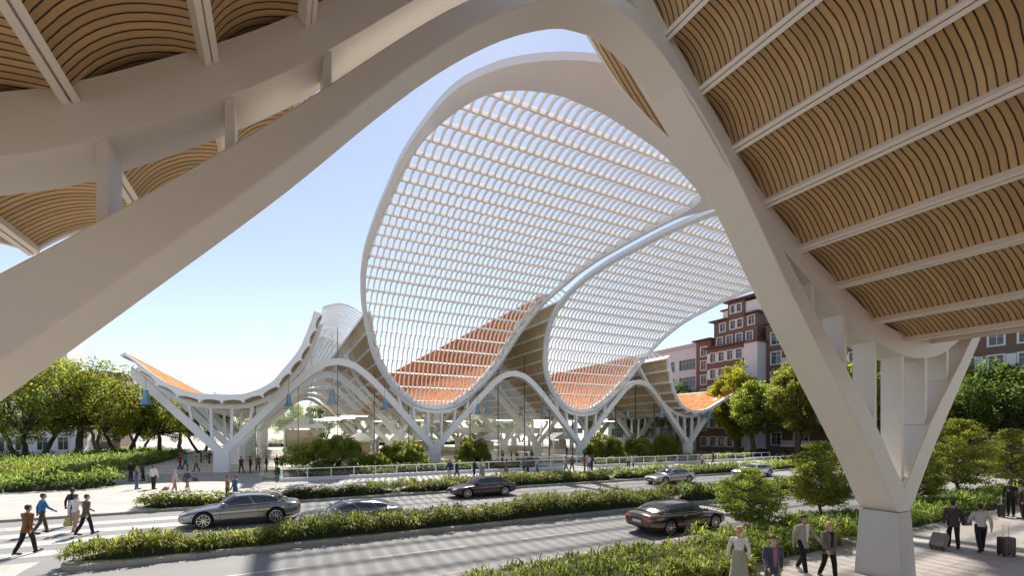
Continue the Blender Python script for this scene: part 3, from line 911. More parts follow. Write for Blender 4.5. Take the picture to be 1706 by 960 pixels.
def broad_tree(name, seed, h, r, label, mat='leaf_tree', stems=1, bare=.3, clusters=95, per=135, size=.3, loc=(0, 0, 0), cat='tree', group=None, crown_flat=.78):
    rng = np.random.default_rng(seed)
    root = empty(name, loc, 0, label, cat, group); mb = MB()
    zc = h * (bare + (1 - bare) * .5); rz = h * (1 - bare) * .5
    C = []
    while len(C) < clusters:
        d = rng.normal(0, 1, 3); d /= np.linalg.norm(d); q = rng.uniform(.45, 1.0) ** .5
        lump = 1 + .16 * math.sin(3 * math.atan2(d[1], d[0]) + seed) + .12 * math.sin(5 * d[2] + 2 * d[0] * 3 + seed)
        p = np.array([d[0] * r * q * lump * (1 - .25 * max(0, -d[2])), d[1] * r * q * lump * (1 - .25 * max(0, -d[2])), zc + d[2] * rz * q * lump])
        if p[2] > h * bare * .8: C.append(p)
    C = np.array(C); rad = r * rng.uniform(.13, .25, len(C))
    forks = []
    for s in range(stems):
        a = 2 * math.pi * s / stems + rng.uniform(0, 1); sp = .12 * r if stems > 1 else 0
        base = Vector((math.cos(a) * sp, math.sin(a) * sp, -.15)); lean = .3 * r if stems > 1 else .06 * r
        top = Vector((math.cos(a) * (sp + lean), math.sin(a) * (sp + lean), h * bare * (1.05 + .2 * rng.uniform())))
        tr = .028 * h * (1.0 if stems == 1 else .72)
        limb(mb, base, top, tr * 1.25, tr * .85, rng, 5, .02); forks.append((top, tr * .8))
        mb.tube([base + Vector((0, 0, -.1)), base + Vector((0, 0, .5))], [tr * 1.7, tr * 1.2], 9)
    for i in range(0, len(C), 2):
        f, tr = min(forks, key=lambda q: (q[0] - Vector(C[i])).length + rng.uniform(0, .3 * r))
        limb(mb, f, C[i], tr * rng.uniform(.35, .6), .02 + .002 * h, rng, 5, .07)
    mb.build('trunk', M['bark'], root, smooth=180)
    P, D, N, s = leaf_clusters(rng, C, rad, per, size, crown_flat)
    link('crown', leaf_mesh('crown', P, D, N, s, s * .6, M[mat]), root)
    return root

def tiered_tree(name, seed, h, r, label, loc, group, mat='leaf_bright'):
    """young street tree with level sprays"""
    rng = np.random.default_rng(seed)
    root = empty(name, loc, 0, label, 'tree', group); mb = MB()
    limb(mb, (0, 0, -.1), (rng.uniform(-.05, .05), 0, h * .96), .022 * h, .012, rng, 7, 0)
    C = []; z = h * .24; lev = 0
    while z < h * .97:
        t = (z / h - .24) / .73; rr = r * (math.sin(math.pi * (.22 + .74 * t)) ** .8) * rng.uniform(.8, 1.1)
        nb = max(3, int(7 * (1 - .5 * t))); a0 = rng.uniform(0, 6.3)
        for k in range(nb):
            a = a0 + 2 * math.pi * k / nb + rng.uniform(-.3, .3); q = rr * rng.uniform(.75, 1.12)
            tip = Vector((math.cos(a) * q, math.sin(a) * q, z + q * rng.uniform(.05, .3)))
            limb(mb, (0, 0, z - .04 * h), tip, .012 * h * (1 - .6 * t), .006, rng, 4, .05)
            for m in range(4):
                e = .4 + .6 * (m + 1) / 4; C.append([tip.x * e + rng.normal(0, .06 * r), tip.y * e + rng.normal(0, .06 * r), lerp(z, tip.z, e) + rng.normal(0, .015 * h)])
        z += h * rng.uniform(.055, .085); lev += 1
    for k in range(6): C.append([rng.normal(0, .06 * r), rng.normal(0, .06 * r), h * rng.uniform(.9, 1.0)])
    C = np.array(C); rad = np.full(len(C), .2 * r) * rng.uniform(.7, 1.25, len(C))
    mb.build('trunk', M['bark'], root, smooth=180)
    P, D, N, s = leaf_clusters(rng, C, rad, 66, .022 * h + .03, .34)
    link('crown', leaf_mesh('crown', P, D, N, s * 1.1, s * .42, M[mat]), root)
    return root

def dome_shrub(name, seed, rx, ry, h, label, loc, group, mat='leaf_bright', rotz=0):
    rng = np.random.default_rng(seed)
    root = empty(name, loc, rotz, label, 'shrub', group); mb = MB(); C = []
    n = int(44 + rx * 26)
    while len(C) < n:
        a = rng.uniform(0, 2 * math.pi); q = math.sqrt(rng.uniform(0, 1)); lump = 1 + .15 * math.sin(3 * a + seed)
        top = h * math.sqrt(max(0.02, 1 - q * q)) * (1 + .12 * math.sin(4 * a + q * 5 + seed))
        C.append([math.cos(a) * q * rx * lump, math.sin(a) * q * ry * lump, top * rng.uniform(.55, .95)])
    C = np.array(C); rad = rng.uniform(.3, .55, n) * min(1, h / 2)
    for c in C[::2]: limb(mb, (c[0] * .12, c[1] * .12, 0), c, .045, .012, rng, 4, .1)
    mb.build('stems', M['bark'], root, smooth=180)
    P, D, N, s = leaf_clusters(rng, C, rad, 190, .16, .75)
    P[:, 2] = np.maximum(P[:, 2], .05)
    link('foliage', leaf_mesh('foliage', P, D, N, s, s * .55, M[mat]), root)
    return root

# hedges along the street
G_MED = 'hedges along the street'
hedge(-6.0, 21.9, 19.45, 20.75, .86, 3, 'long ferny hedge on the stone kerbed median between the lanes, beginning at the crosswalk', G_MED, 'leaf_bright', .44, 130, (.14, .34), .05, z=.04, hfun=pchip([-6, -4.4, -3.2, -2.2, -.8, .6, 8, 14, 22], [.85, 1.1, .75, .55, .62, .95, 1.0, 1.2, 1.25]))
hedge(22.0, 39.5, 19.5, 20.7, 1.0, 5, 'far part of the median hedge, beyond the bronze coupe', G_MED, per=110, clump=.62, z=.04, ln=(.2, .38), wd=.075)
hedge(-7.0, -1.5, 31.75, 33.9, .72, 7, 'short low hedge with pale flowers, behind the nose of the tall grey coupe', G_MED, 'leaf_bright', per=120, flowers=30, clump=.55, ln=(.16, .34), wd=.06)
hedge(-1.4, 7.6, 31.75, 33.9, .72, 9, 'low hedge thick with white flowers, in front of the planter railing', G_MED, per=105, flowers=110, fl_range=(-1.4, 5.4), clump=.55, ln=(.16, .34), wd=.06)
hedge(7.7, 27.5, 31.75, 33.9, .9, 11, 'green hedge along the far kerb behind the dark brown car', G_MED, per=110, clump=.65, ln=(.2, .4), wd=.08, mat='leaf_bright')
hedge(27.6, 62, 31.75, 33.9, .95, 13, 'far kerb hedge running behind the silver cars', G_MED, 'leaf_bright', per=70, clump=.85, ln=(.3, .5), wd=.12)
hedge(4.5, 13.2, 8.7, 11.3, .62, 15, 'tufted grassy hedge at the near kerb, left of the woman in the straw hat', G_MED, mat='leaf_bright', per=230, clump=.48, ln=(.18, .42), wd=.042, z=.0)
hedge(13.3, 20.4, 9.3, 11.4, .95, 16, 'leafy hedge at the near kerb, behind the four strolling people', G_MED, mat='leaf_bright', per=190, clump=.52, ln=(.16, .36), wd=.05)
hedge(20.5, 33.5, 9.6, 11.8, .72, 17, 'dark hedge at the near kerb between the concrete column base and the standing pair', G_MED, per=130, clump=.55, ln=(.16, .34), wd=.055)
hedge(33.6, 60, 9.7, 12.0, .95, 19, 'near kerb hedge at the right edge, behind the standing pair', G_MED, per=80, clump=.75, ln=(.2, .4), wd=.08)
# hedge banks beside the plaza
def bank(x0, x1, y0, y1, h, seed, label, mat='leaf_hedge', cl=1.15):
    return hedge(x0, x1, y0, y1, h, seed, label, 'hedge banks left of the plaza', mat, cl, 130, (.28, .52), .1, z=0, vary=.4)
bank(-42, -11.6, 45, 50, 1.5, 21, 'front row of the broad hedge bank left of the plaza, longest and nearest the crosswalk')
bank(-44, -13, 50.2, 58, 1.75, 23, 'yellow green middle row of the broad hedge bank under the trees', 'leaf_bright', 1.35)
bank(-26, -14.6, 58.2, 104, 1.6, 25, 'hedge bank running back along the far side of the plaza, behind the slanting white branch', 'leaf_hedge', 1.5)
bank(-58, -26.5, 58.2, 84, 2.1, 27, 'dark rearmost hedge mass around the feet of the left trees', 'leaf_dark', 1.8)
# big trees
G_L = 'trees left of the plaza'; G_R = 'trees in front of the brick building'
def place(px, t, z=0.0): return at_t(px, t, z)
ta = broad_tree('broad_tree', 31, 14.2, 7.0, 'multi stemmed tree with dark spreading trunks at the left edge, under the white arch', 'leaf_bright', 3, .24, 105, 115, .33, place(48, 60), group=G_L)
tb = broad_tree('broad_tree', 32, 14.6, 7.2, 'bright olive green tree with a single dark forked trunk, second from the left', 'leaf_bright', 1, .3, 110, 125, .33, place(128, 64), group=G_L)
tc = broad_tree('broad_tree', 33, 12.8, 5.2, 'darker narrow tree left of the tip of the orange roof wing', 'leaf_tree', 2, .28, 90, 130, .34, place(205, 72), group=G_L)
copy_tree(tb, place(268, 76), 1.9, .74, 'small green tree seen through the open branches of the leftmost white column', G_L)
copy_tree(ta, place(338, 92), 2.6, .82, 'distant tree between the leftmost column and the hall glass', G_L)
copy_tree(tc, place(165, 88), 1.2, 1.15, 'tall dark tree whose top shows behind the olive green tree', G_L)
copy_tree(ta, place(-30, 84), .5, 1.05, 'tree behind the multi stemmed trunks, mostly hidden by the white arch', G_L)
copy_tree(tb, place(300, 110), .9, .9, 'far tree beyond the hedge bank, just left of the leftmost column', G_L)
copy_tree(tc, place(232, 100), 3.3, .95, 'far tree under the raised tip of the roof wing', G_L)
ra = broad_tree('broad_tree', 41, 17.0, 4.9, 'tall tree with a yellow lit crown behind the right roof wing', 'leaf_sunlit', 1, .2, 120, 150, .38, place(1228, 87), group=G_R)
rb = broad_tree('broad_tree', 42, 15.2, 5.0, 'rounded bright tree with a forked dark trunk, above the parked coupe', 'leaf_bright', 1, .3, 110, 150, .36, place(1330, 72), group=G_R)
rc = broad_tree('broad_tree', 43, 12.2, 7.0, 'broad dark tree at the right edge below the second brick building', 'leaf_dark', 1, .36, 120, 150, .36, place(1672, 56), group=G_R)
copy_tree(rc, place(1128, 108), 1.0, 1.2, 'dark tree behind the right roof wing, below the white office block', G_R)
copy_tree(rb, place(1256, 80), 2.0, (.9, .9, .86), 'green tree against the white pilaster of the brick building', G_R)
copy_tree(rb, place(1432, 62), 4.0, 1.0, 'tree seen through the struts of the big near column, left part', G_R)
copy_tree(rc, place(1500, 66), 2.2, .95, 'dark tree seen through the struts of the big near column, right part', G_R)
copy_tree(ra, place(1606, 60), 5.0, .78, 'yellowish tree just right of the near column arm', G_R)
copy_tree(rb, place(1560, 74), .3, .9, 'tree behind the slender right arm of the near column', G_R)
copy_tree(rc, place(1770, 60), 4.2, 1.05, 'tree cut by the right edge of the photo', G_R)
copy_tree(rc, place(1060, 122), 3.0, .9, 'far dark tree seen through the hall glass at its right end', G_R)
copy_tree(rb, place(985, 150), 3.0, 1.0, 'far green tree behind the hall, right of the middle column', G_R)
# young trees along the near kerb
G_Y = 'young street trees along the near kerb'
y1 = tiered_tree('young_tree', 51, 2.75, 1.15, 'shortest young tree, behind the woman in the long skirt', at_v(1248, 12.2), G_Y)
y2 = tiered_tree('young_tree', 52, 3.85, 1.5, 'young tree just left of the big concrete column', at_v(1368, 12.3), G_Y)
y3 = tiered_tree('young_tree', 53, 5.1, 2.0, 'young tree with a reddish slim trunk, right of the big column', at_v(1594, 12.4), G_Y)
copy_tree(y3, at_v(1684, 12.3), 2.0, .88, 'young tree at the right edge, behind the standing pair', G_Y)
copy_tree(y2, at_v(1530, 12.0), 1.0, .9, 'young tree half hidden by the slender right arm of the column', G_Y)
# shrubs in the planter before the hall
G_S = 'domed shrubs in the planter before the hall'  # bright leaf colour stands in for sunlight on these shaded shrubs
s1 = dome_shrub('planter_shrub', 61, 4.4, 2.4, 4.3, 'widest domed shrub, at the left end of the planter', at_v(550, 50), G_S, 'leaf_bright')
s2 = dome_shrub('planter_shrub', 62, 2.9, 2.0, 3.5, 'domed shrub left of the second column base', at_v(676, 51), G_S)
copy_tree(s2, at_v(786, 51.5), 1.0, (1.02, 1, 1.12), 'yellow green domed shrub right of the second column base', G_S)
copy_tree(s2, at_v(1006, 51), 2.1, (.98, 1, 1.2), 'domed shrub right of the third column base', G_S)
copy_tree(s2, at_v(1062, 51.5), 3.4, (.95, 1, 1.12), 'middle of the three shrubs between the third and the last column base', G_S)
copy_tree(s2, at_v(1108, 52), 4.6, (.9, 1, 1.2), 'domed shrub beside the last column base', G_S)
copy_tree(s2, at_v(628, 49.5), 5.3, (.6, .6, .6), 'small shrub between the two leftmost domed shrubs', G_S)
hedge(1.8, 28.5, 46.2, 48.6, 1.0, 71, 'low planting behind the planter railing, left of the ramp', 'low planting in front of the hall', 'leaf_hedge', .9, 70, (.25, .45), .12)
hedge(36.5, 68, 46.2, 48.6, 1.0, 73, 'low planting behind the railing, right of the ramp', 'low planting in front of the hall', 'leaf_hedge', 1.0, 60, (.25, .45), .13)

hedge(-12, 69, 146, 150, 2.4, 75, 'tall hedge behind the hall, seen through its glass front', 'hedge banks left of the plaza', 'leaf_tree', 1.6, 60, (.4, .7), .2)
# ------------------------------------------------------------------ buildings beyond the street
class Face:
    """a wall plane: origin, horizontal axis a, outward normal n"""
    def __init__(s, o, a, n, base):
        s.o = Vector(o); s.a = Vector(a); s.n = Vector(n); s.base = Vector(base)
    def p(s, h, z, d=0.0):
        return s.o + s.a * h + s.n * d + Vector((0, 0, z)) - s.base

def wall(face, root, name, mat, h0, h1, z0, z1, wins, depth=.25, back=12.0, frame=None, framew=.13, sill=True, bars=True):
    mb = MB()
    hs = sorted({h0, h1, *[w_[0] for w_ in wins], *[w_[1] for w_ in wins]}); zs = sorted({z0, z1, *[w_[2] for w_ in wins], *[w_[3] for w_ in wins]})
    for a, b in zip(hs, hs[1:]):
        for c, d in zip(zs, zs[1:]):
            mh, mz = (a + b) / 2, (c + d) / 2
            if any(w_[0] < mh < w_[1] and w_[2] < mz < w_[3] for w_ in wins): continue
            mb.quad(face.p(a, c), face.p(b, c), face.p(b, d), face.p(a, d))
    for a, b, c, d in wins:
        for q in (((a, c), (b, c)), ((b, c), (b, d)), ((b, d), (a, d)), ((a, d), (a, c))):
            mb.quad(face.p(*q[0]), face.p(*q[1]), face.p(*q[1], -depth), face.p(*q[0], -depth))
    if back:
        mb.quad(face.p(h0, z0), face.p(h0, z1), face.p(h0, z1, -back), face.p(h0, z0, -back))
        mb.quad(face.p(h1, z0), face.p(h1, z1), face.p(h1, z1, -back), face.p(h1, z0, -back))
        mb.quad(face.p(h0, z1), face.p(h1, z1), face.p(h1, z1, -back), face.p(h0, z1, -back))
        mb.quad(face.p(h0, z0, -back), face.p(h1, z0, -back), face.p(h1, z1, -back), face.p(h0, z1, -back))
    mb.build(name, mat, root)
    for a, b, c, d in wins:
        fm = MB(); fw = framew
        def blk(h_0, h_1, z_0, z_1, d0, d1, m_=fm):
            m_.hexa([face.p(h_0, z_0, d0), face.p(h_1, z_0, d0), face.p(h_1, z_0, d1), face.p(h_0, z_0, d1)], [face.p(h_0, z_1, d0), face.p(h_1, z_1, d0), face.p(h_1, z_1, d1), face.p(h_0, z_1, d1)])
        blk(a - fw, a + .06, c - fw, d + fw, -depth + .04, .05); blk(b - .06, b + fw, c - fw, d + fw, -depth + .04, .05)
        blk(a + .061, b - .061, d - .06, d + fw, -depth + .04, .05); blk(a + .061, b - .061, c - fw, c + .06, -depth + .04, .12 if sill else .05)
        if bars:
            n = max(1, round((b - a) / .9))
            for k in range(1, n): blk(lerp(a, b, k / n) - .03, lerp(a, b, k / n) + .03, c + .061, d - .061, -depth + .05, -depth + .12)
            blk(a + .061, b - .061, lerp(c, d, .68) - .025, lerp(c, d, .68) + .025, -depth + .052, -depth + .11)
        w_ = fm.build('window', frame or M['render_white'], root)
        pn = MB(); pn.quad(face.p(a, c, -depth + .03), face.p(b, c, -depth + .03), face.p(b, d, -depth + .03), face.p(a, d, -depth + .03)); pn.build('pane', M['win_glass'], w_)

def slabp(face, root, name, mat, h0, h1, z0, z1, d0, d1):
    mb = MB()
    mb.hexa([face.p(h0, z0, d0), face.p(h1, z0, d0), face.p(h1, z0, d1), face.p(h0, z0, d1)], [face.p(h0, z1, d0), face.p(h1, z1, d0), face.p(h1, z1, d1), face.p(h0, z1, d1)])
    return mb.build(name, mat, root)

# stepped brick block; h runs from its far left corner towards us
BB = empty('brick_building', (84, 58, 0), 0, 'stepped red brick building with white window bands and dark eaves, behind the yellow lit tree', 'building')
def fA(u): return Face((u, 71, 0), (0, -1, 0), (-1, 0, 0), (84, 58, 0))
H = lambda v: 71 - v
f = fA(84); rows = [2.2, 5.7, 9.2, 12.7, 15.9, 19.1, 22.2]
wall(f, BB, 'wall', M['brick'], 0, 3.8, 0, 24.6, [(1.2, 2.7, z - 1.05, z + 1.05) for z in rows])
slabp(f, BB, 'eave', M['eave'], -.6, 4.3, 24.603, 24.9, -12, .8)
f = fA(82.8)
wall(f, BB, 'wall', M['brick'], 3.81, 12.8, 0, 22.2, [(4.6 + 2.05 * k, 6.0 + 2.05 * k, z - 1.0, z + 1.0) for z in [2.3, 6.2, 9.7, 13.2, 16.7, 20.2] for k in range(4)], back=6)
for z in [2.3, 6.2, 9.7, 13.2, 16.7, 20.2]:
    for a, b in ((3.9, 4.44), (6.16, 6.49), (8.21, 8.54), (10.26, 10.59), (12.31, 12.7)):
        slabp(f, BB, 'window_band', M['render_white'], a, b, z - 1.0, z + 1.0, -.02, .03)
slabp(f, BB, 'eave', M['eave'], 3.4, 13.3, 22.203, 22.5, -5, .7)
slabp(fA(82.5), BB, 'pilaster', M['render_white'], 12.82, 15.6, 0, 22.0, -5, 0)
slabp(fA(82.5), BB, 'eave', M['eave'], 12.6, 16.0, 22.01, 22.35, -5, .5)
f = fA(84.6)
wall(f, BB, 'wall', M['brick'], 4.2, 14.2, 22.51, 28.2, [(4.9 + 2.3 * k, 6.3 + 2.3 * k, 22.9, 24.7) for k in range(4)] + [(5.6, 7.0, 25.8, 27.6), (8.1, 9.4, 25.9, 27.7), (9.7, 11.0, 25.9, 27.7), (12.2, 13.6, 26.0, 27.8)])
slabp(f, BB, 'eave', M['eave'], 3.4, 7.6, 28.203, 28.5, -12, .8); slabp(f, BB, 'eave', M['eave'], 11.5, 14.9, 28.203, 28.5, -12, .8)
wall(f, BB, 'wall', M['brick'], 7.62, 11.45, 28.21, 31.5, [(8.2, 9.3, 29.2, 30.9), (9.6, 10.7, 29.2, 30.9)])
slabp(fA(84.9), BB, 'flank', M['render_white'], 6.2, 7.6, 28.51, 30.2, -10, 0); slabp(fA(84.9), BB, 'eave', M['eave'], 5.8, 7.61, 30.21, 30.5, -10, .4)
slabp(fA(84.9), BB, 'flank', M['render_white'], 11.47, 15.2, 28.51, 31.0, -10, 0)
slabp(f, BB, 'eave', M['eave'], 7.1, 15.6, 31.51, 31.9, -12, .9)
f = fA(85.2)
wall(f, BB, 'wall', M['brick'], 15.62, 28, 0, 25.4, [(16.6, 18.6, z - 1.2, z + 1.2) for z in (3, 7.2, 11, 14.8, 18.6, 22.4)] + [(21, 23.6, z - 1.2, z + 1.1) for z in (3, 7.2, 11, 14.8, 18.6, 22.4)])
slabp(f, BB, 'eave', M['eave'], 15.2, 28.5, 25.403, 25.75, -12, .8)
for z in (1.6, 5.6, 9.4, 13.2, 17.0, 20.8):
    bal = slabp(f, BB, 'balcony', M['render_white'], 19.6, 27.6, z, z + .25, -.02, 1.9)
    mb = MB(); mb.quad(f.p(19.7, z + .26, 1.8), f.p(27.5, z + .26, 1.8), f.p(27.5, z + 1.15, 1.8), f.p(19.7, z + 1.15, 1.8))
    for k in range(9): mb.hexa([f.p(19.7 + k * .97, z + .25, 1.75), f.p(19.76 + k * .97, z + .25, 1.75), f.p(19.76 + k * .97, z + .25, 1.85), f.p(19.7 + k * .97, z + .25, 1.85)], [f.p(19.7 + k * .97, z + 1.25, 1.75), f.p(19.76 + k * .97, z + 1.25, 1.75), f.p(19.76 + k * .97, z + 1.25, 1.85), f.p(19.7 + k * .97, z + 1.25, 1.85)])
    mb.build('balustrade', M['render_grey'], bal)
# second brick block, nearer to us on the right
B2 = empty('brick_building', (84, 24, 0), 0, 'brick building with a white window band at the right edge, above the broad dark tree', 'building')
f = Face((84, 44, 0), (0, -1, 0), (-1, 0, 0), (84, 24, 0))
wall(f, B2, 'wall', M['brick'], 0, 42, 0, 24, [(.9 + 2.75 * k, 2.4 + 2.75 * k, z - .85, z + .85) for z in (3.2, 6.8, 10.2, 13.6, 16.6, 19.6, 22) for k in range(15)])
for z in (13.6, 6.8):
    for k in range(15): slabp(f, B2, 'window_band', M['render_white'], 2.58 + 2.75 * k, 3.47 + 2.75 * k, z - .9, z + .9, -.02, .04)
slabp(f, B2, 'cornice', M['eave'], -.3, 42.3, 11.9, 12.2, -.02, .5); slabp(f, B2, 'eave', M['eave'], -.6, 42.6, 24.01, 24.4, -12, .8)
# white office block left of the brick building
B3 = empty('office_block', (86, 86, 0), 0, 'low white office block with wide window bands, left of the stepped brick building', 'building')
f = Face((86, 104, 0), (0, -1, 0), (-1, 0, 0), (86, 86, 0))
wall(f, B3, 'wall', M['render_cool'], 0, 32.6, 0, 24.2, [(1.5 + 6.2 * k, 6.4 + 6.2 * k, z - 1.3, z + 1.3) for z in (4, 8, 12, 16, 20.2) for k in range(5)])
slabp(f, B3, 'roof_edge', M['render_grey'], -.3, 32.62, 24.21, 25.0, -14, .3)
# left side, behind the trees
B4 = empty('pale_building', (-45, 112, 0), 0, 'long pale low building with tall windows behind the multi stemmed tree', 'building')
f = Face((-62, 112, 0), (1, 0, 0), (0, -1, 0), (-45, 112, 0))
wall(f, B4, 'wall', M['render_white'], 0, 29, 0, 12.5, [(1 + 2.8 * k, 2.5 + 2.8 * k, z, z + 2.4) for z in (1, 4.8, 8.6) for k in range(10)])
slabp(f, B4, 'roof_edge', M['render_grey'], -.4, 29.4, 12.51, 13.1, -12, .5)
B5 = empty('tower_block', (-66, 185, 0), 0, 'tall pale tower block just peeking over the trees at the arch edge', 'building')
f = Face((-82, 185, 0), (1, 0, 0), (0, -1, 0), (-66, 185, 0))
wall(f, B5, 'wall', M['render_white'], 0, 25, 0, 36, [(1.2 + 3.0 * k, 3.0 + 3.0 * k, z, z + 1.8) for z in range(2, 34, 4) for k in range(8)])
slabp(f, B5, 'roof_edge', M['render_grey'], -.3, 25.3, 36.01, 36.8, -12, .3)
B6 = empty('brick_block', (-46, 150, 0), 0, 'dark brown block with a flat roof behind the left trees', 'building')
f = Face((-56, 150, 0), (1, 0, 0), (0, -1, 0), (-46, 150, 0))
wall(f, B6, 'wall', M['brick'], 0, 20, 0, 19.2, [(1 + 3.1 * k, 2.8 + 3.1 * k, z, z + 1.7) for z in range(2, 18, 4) for k in range(6)])
slabp(f, B6, 'roof_edge', M['eave'], -.3, 20.3, 19.21, 19.7, -12, .3)
# trees behind the hall
rng0 = random.Random(5)
for k in range(11):
    src = (ta, tb, tc, ra, rc)[k % 5]
    lab = ['far tree behind the hall, seen through its glass between the first and second columns', 'far tree behind the hall, seen through its glass between the second and third columns', 'far tree behind the hall, seen through its glass right of the third column'][min(2, k // 4)]
    copy_tree(src, (-8 + k * 10.5, 166 + rng0.uniform(-5, 12), 0), rng0.uniform(0, 6), rng0.uniform(.75, 1.1), lab, ['far trees behind the hall, left', 'far trees behind the hall, middle', 'far trees behind the hall, right'][min(2, k // 4)])

# ------------------------------------------------------------------ railings
def railing(name, a, b, label, group, wallh=.32, postgap=1.95, h=1.05, z=0.0):
    a = Vector((a[0], a[1], z)); b = Vector((b[0], b[1], z)); L = (b - a).length; d = (b - a) / L
    root = empty(name, a, math.atan2(d.y, d.x), label, 'railing', group)
    mb = MB(); mb.box(0, L, -.14, .14, -.1, wallh); add_bevel(mb.build('base_wall', M['render_white'], root), .02)
    n = int(L / postgap)
    me = None
    for k in range(n + 1):
        x = .1 + (L - .2) * k / n
        if me is None: pb = MB(); pb.box(-.035, .035, -.035, .035, wallh, h + .0); me = pb.mesh('post', M['white_far'])
        link('post', me, root, (x, 0, 0))
    mb = MB(); mb.box(0, L, -.045, .045, h + .001, h + .07); mb.build('top_rail', M['white_far'], root)
    mb = MB(); mb.quad((.1, 0, wallh + .03), (L - .1, 0, wallh + .03), (L - .1, 0, h - .06), (.1, 0, h - .06)); mb.build('glass_panel', M['rail_glass'], root)
    return root
G_RAIL = 'white railings in front of the hall'
railing('railing', (.3, 43.95), (30.2, 44.2), 'long white railing in front of the domed shrubs, left of the ramp', G_RAIL)
railing('railing', (34.2, 44.2), (69.0, 44.2), 'long white railing on a low wall right of the third column base', G_RAIL)
railing('railing', (.3, 44.3), (.3, 55), 'short railing running back from the left end of the planter', G_RAIL)
railing('railing', (24.5, 51.2), (36.2, 47.4), 'ramp railing behind the gap, left of the third column base', G_RAIL, .1, 1.6)
railing('railing', (21.0, 53.4), (37.5, 49.4), 'rear ramp railing nearest the hall glass', G_RAIL, .1, 1.6)
railing('railing', (52, 36.5), (66, 36.3), 'far low white railing at the right end of the sidewalk', G_RAIL, .12, 1.6)
slab('ramp', M['paving'], 30.4, 34.0, 44.402, 57.4, .024, -.3)

# ------------------------------------------------------------------ hall interior and pendant lamps
HF = .004
def kiosk(u, v, w_, d_, h, label):
    root = empty('market_kiosk', (u, v, HF), 0, label, 'kiosk', 'kiosks inside the hall')
    mb = MB(); mb.box(-w_/2, w_/2, -d_/2, d_/2, 0, .95); mb.build('counter', M['cream'], root)
    for sx in (-1, 1):
        for sy in (-1, 1):
            mb = MB(); mb.box(sx*w_/2 - .1, sx*w_/2 + .1, sy*d_/2 - .1, sy*d_/2 + .1, .951, h); mb.build('post', M['white_far'], root)
    mb = MB(); e = .5; a = [(-w_/2 - e, h), (w_/2 + e, h), (0, h + w_ * .32)]
    mb.hexa([(x, -d_/2 - e, z) for x, z in a], [(x, d_/2 + e, z) for x, z in a]); mb.build('roof', M['white_far'] if h > 4 else M['render_grey'], root)
    mb = MB(); mb.box(-w_/2 + .3, w_/2 - .3, -.1, .1, .951, h - .3); mb.build('shelf_wall', M['slat_wood_far'], root)
    return root
kiosk(4.2, 86, 6.2, 5, 5.0, 'white gabled kiosk inside the hall under the first arch')
kiosk(12, 78, 4.4, 4, 2.9, 'small white kiosk inside the hall, left of the second column')
kiosk(23, 80, 4.2, 4, 2.9, 'small white kiosk inside the hall, right of the second column')
kiosk(33, 74, 4.2, 4, 2.9, 'small white kiosk inside the hall under the second arch')
kiosk(50, 76, 4.6, 4, 2.9, 'small white kiosk inside the hall, right of the third column')
mb = MB(); mb.box(16, 68, 92, 99, 4.0, 4.4); mb.build('gallery_floor', M['white_far'], HALL, loc=HO)
mb = MB(); mb.box(16, 68, 92.0, 92.06, 4.401, 5.3); mb.build('gallery_front', M['cream'], HALL, loc=HO)
for k in range(9):
    mb = MB(); mb.box(17 + 6 * k, 17.4 + 6 * k, 93, 93.4, HF, 3.999); mb.build('gallery_post', M['white_far'], HALL, loc=HO)
for px, py, v, r in ((566, 696, 64, 2.3), (545, 699, 66, 2.0), (840, 700, 66, 1.6), (590, 693, 74, 2.4), (700, 700, 78, 2.2), (900, 700, 72, 2.0), (1010, 702, 74, 2.0), (760, 702, 96, 2.6), (640, 702, 100, 2.6)):
    d = dirv(px, py); t = v / d.y; mb = MB(); mb.lathe([(.05, .12), (r, .1), (r + .05, 0), (r * .9, -.06), (.05, -.06)], (d.x * t, v, CAM_H + d.z * t), 28); dsk = mb.build('ceiling_lamp', M['white_far'], HALL, smooth=40, loc=HO)
    mb = MB(); mb.lathe([(.05, -.062), (r * .85, -.066), (r * .85, -.09), (.05, -.09)], (d.x * t, v, CAM_H + d.z * t), 28); mb.build('light_panel', M['disc_lamp'], dsk)
def bell(px, py, v, s, label, ztop):
    d = dirv(px, py); t = v / d.y; z = CAM_H + d.z * t
    root = empty('bell_lamp', (d.x * t, v, z - .7 * s), 0, label, 'pendant lamp', 'blue bell pendant lamps')
    mb = MB(); mb.lathe([(.02, .12), (.30, .1), (.52, .0), (.55, .02), (.42, .2), (.30, .42), (.25, .75), (.23, 1.1), (.2, 1.4), (.08, 1.46), (.02, 1.46)], (0, 0, 0), 20)
    o = mb.build('lamp_shade', M['blue'], root, smooth=50); o.scale = (s, s, s)
    L = max(.4, ztop - (z - .7 * s) - 1.45 * s)
    mb = MB(); mb.cyl((0, 0, 1.44 * s), (0, 0, 1.45 * s + L), .018, n=6); mb.build('cord', M['dark'], root)
def za(px, py, v):
    d = dirv(px, py); return roof_at(d.x * v / d.y) + .1
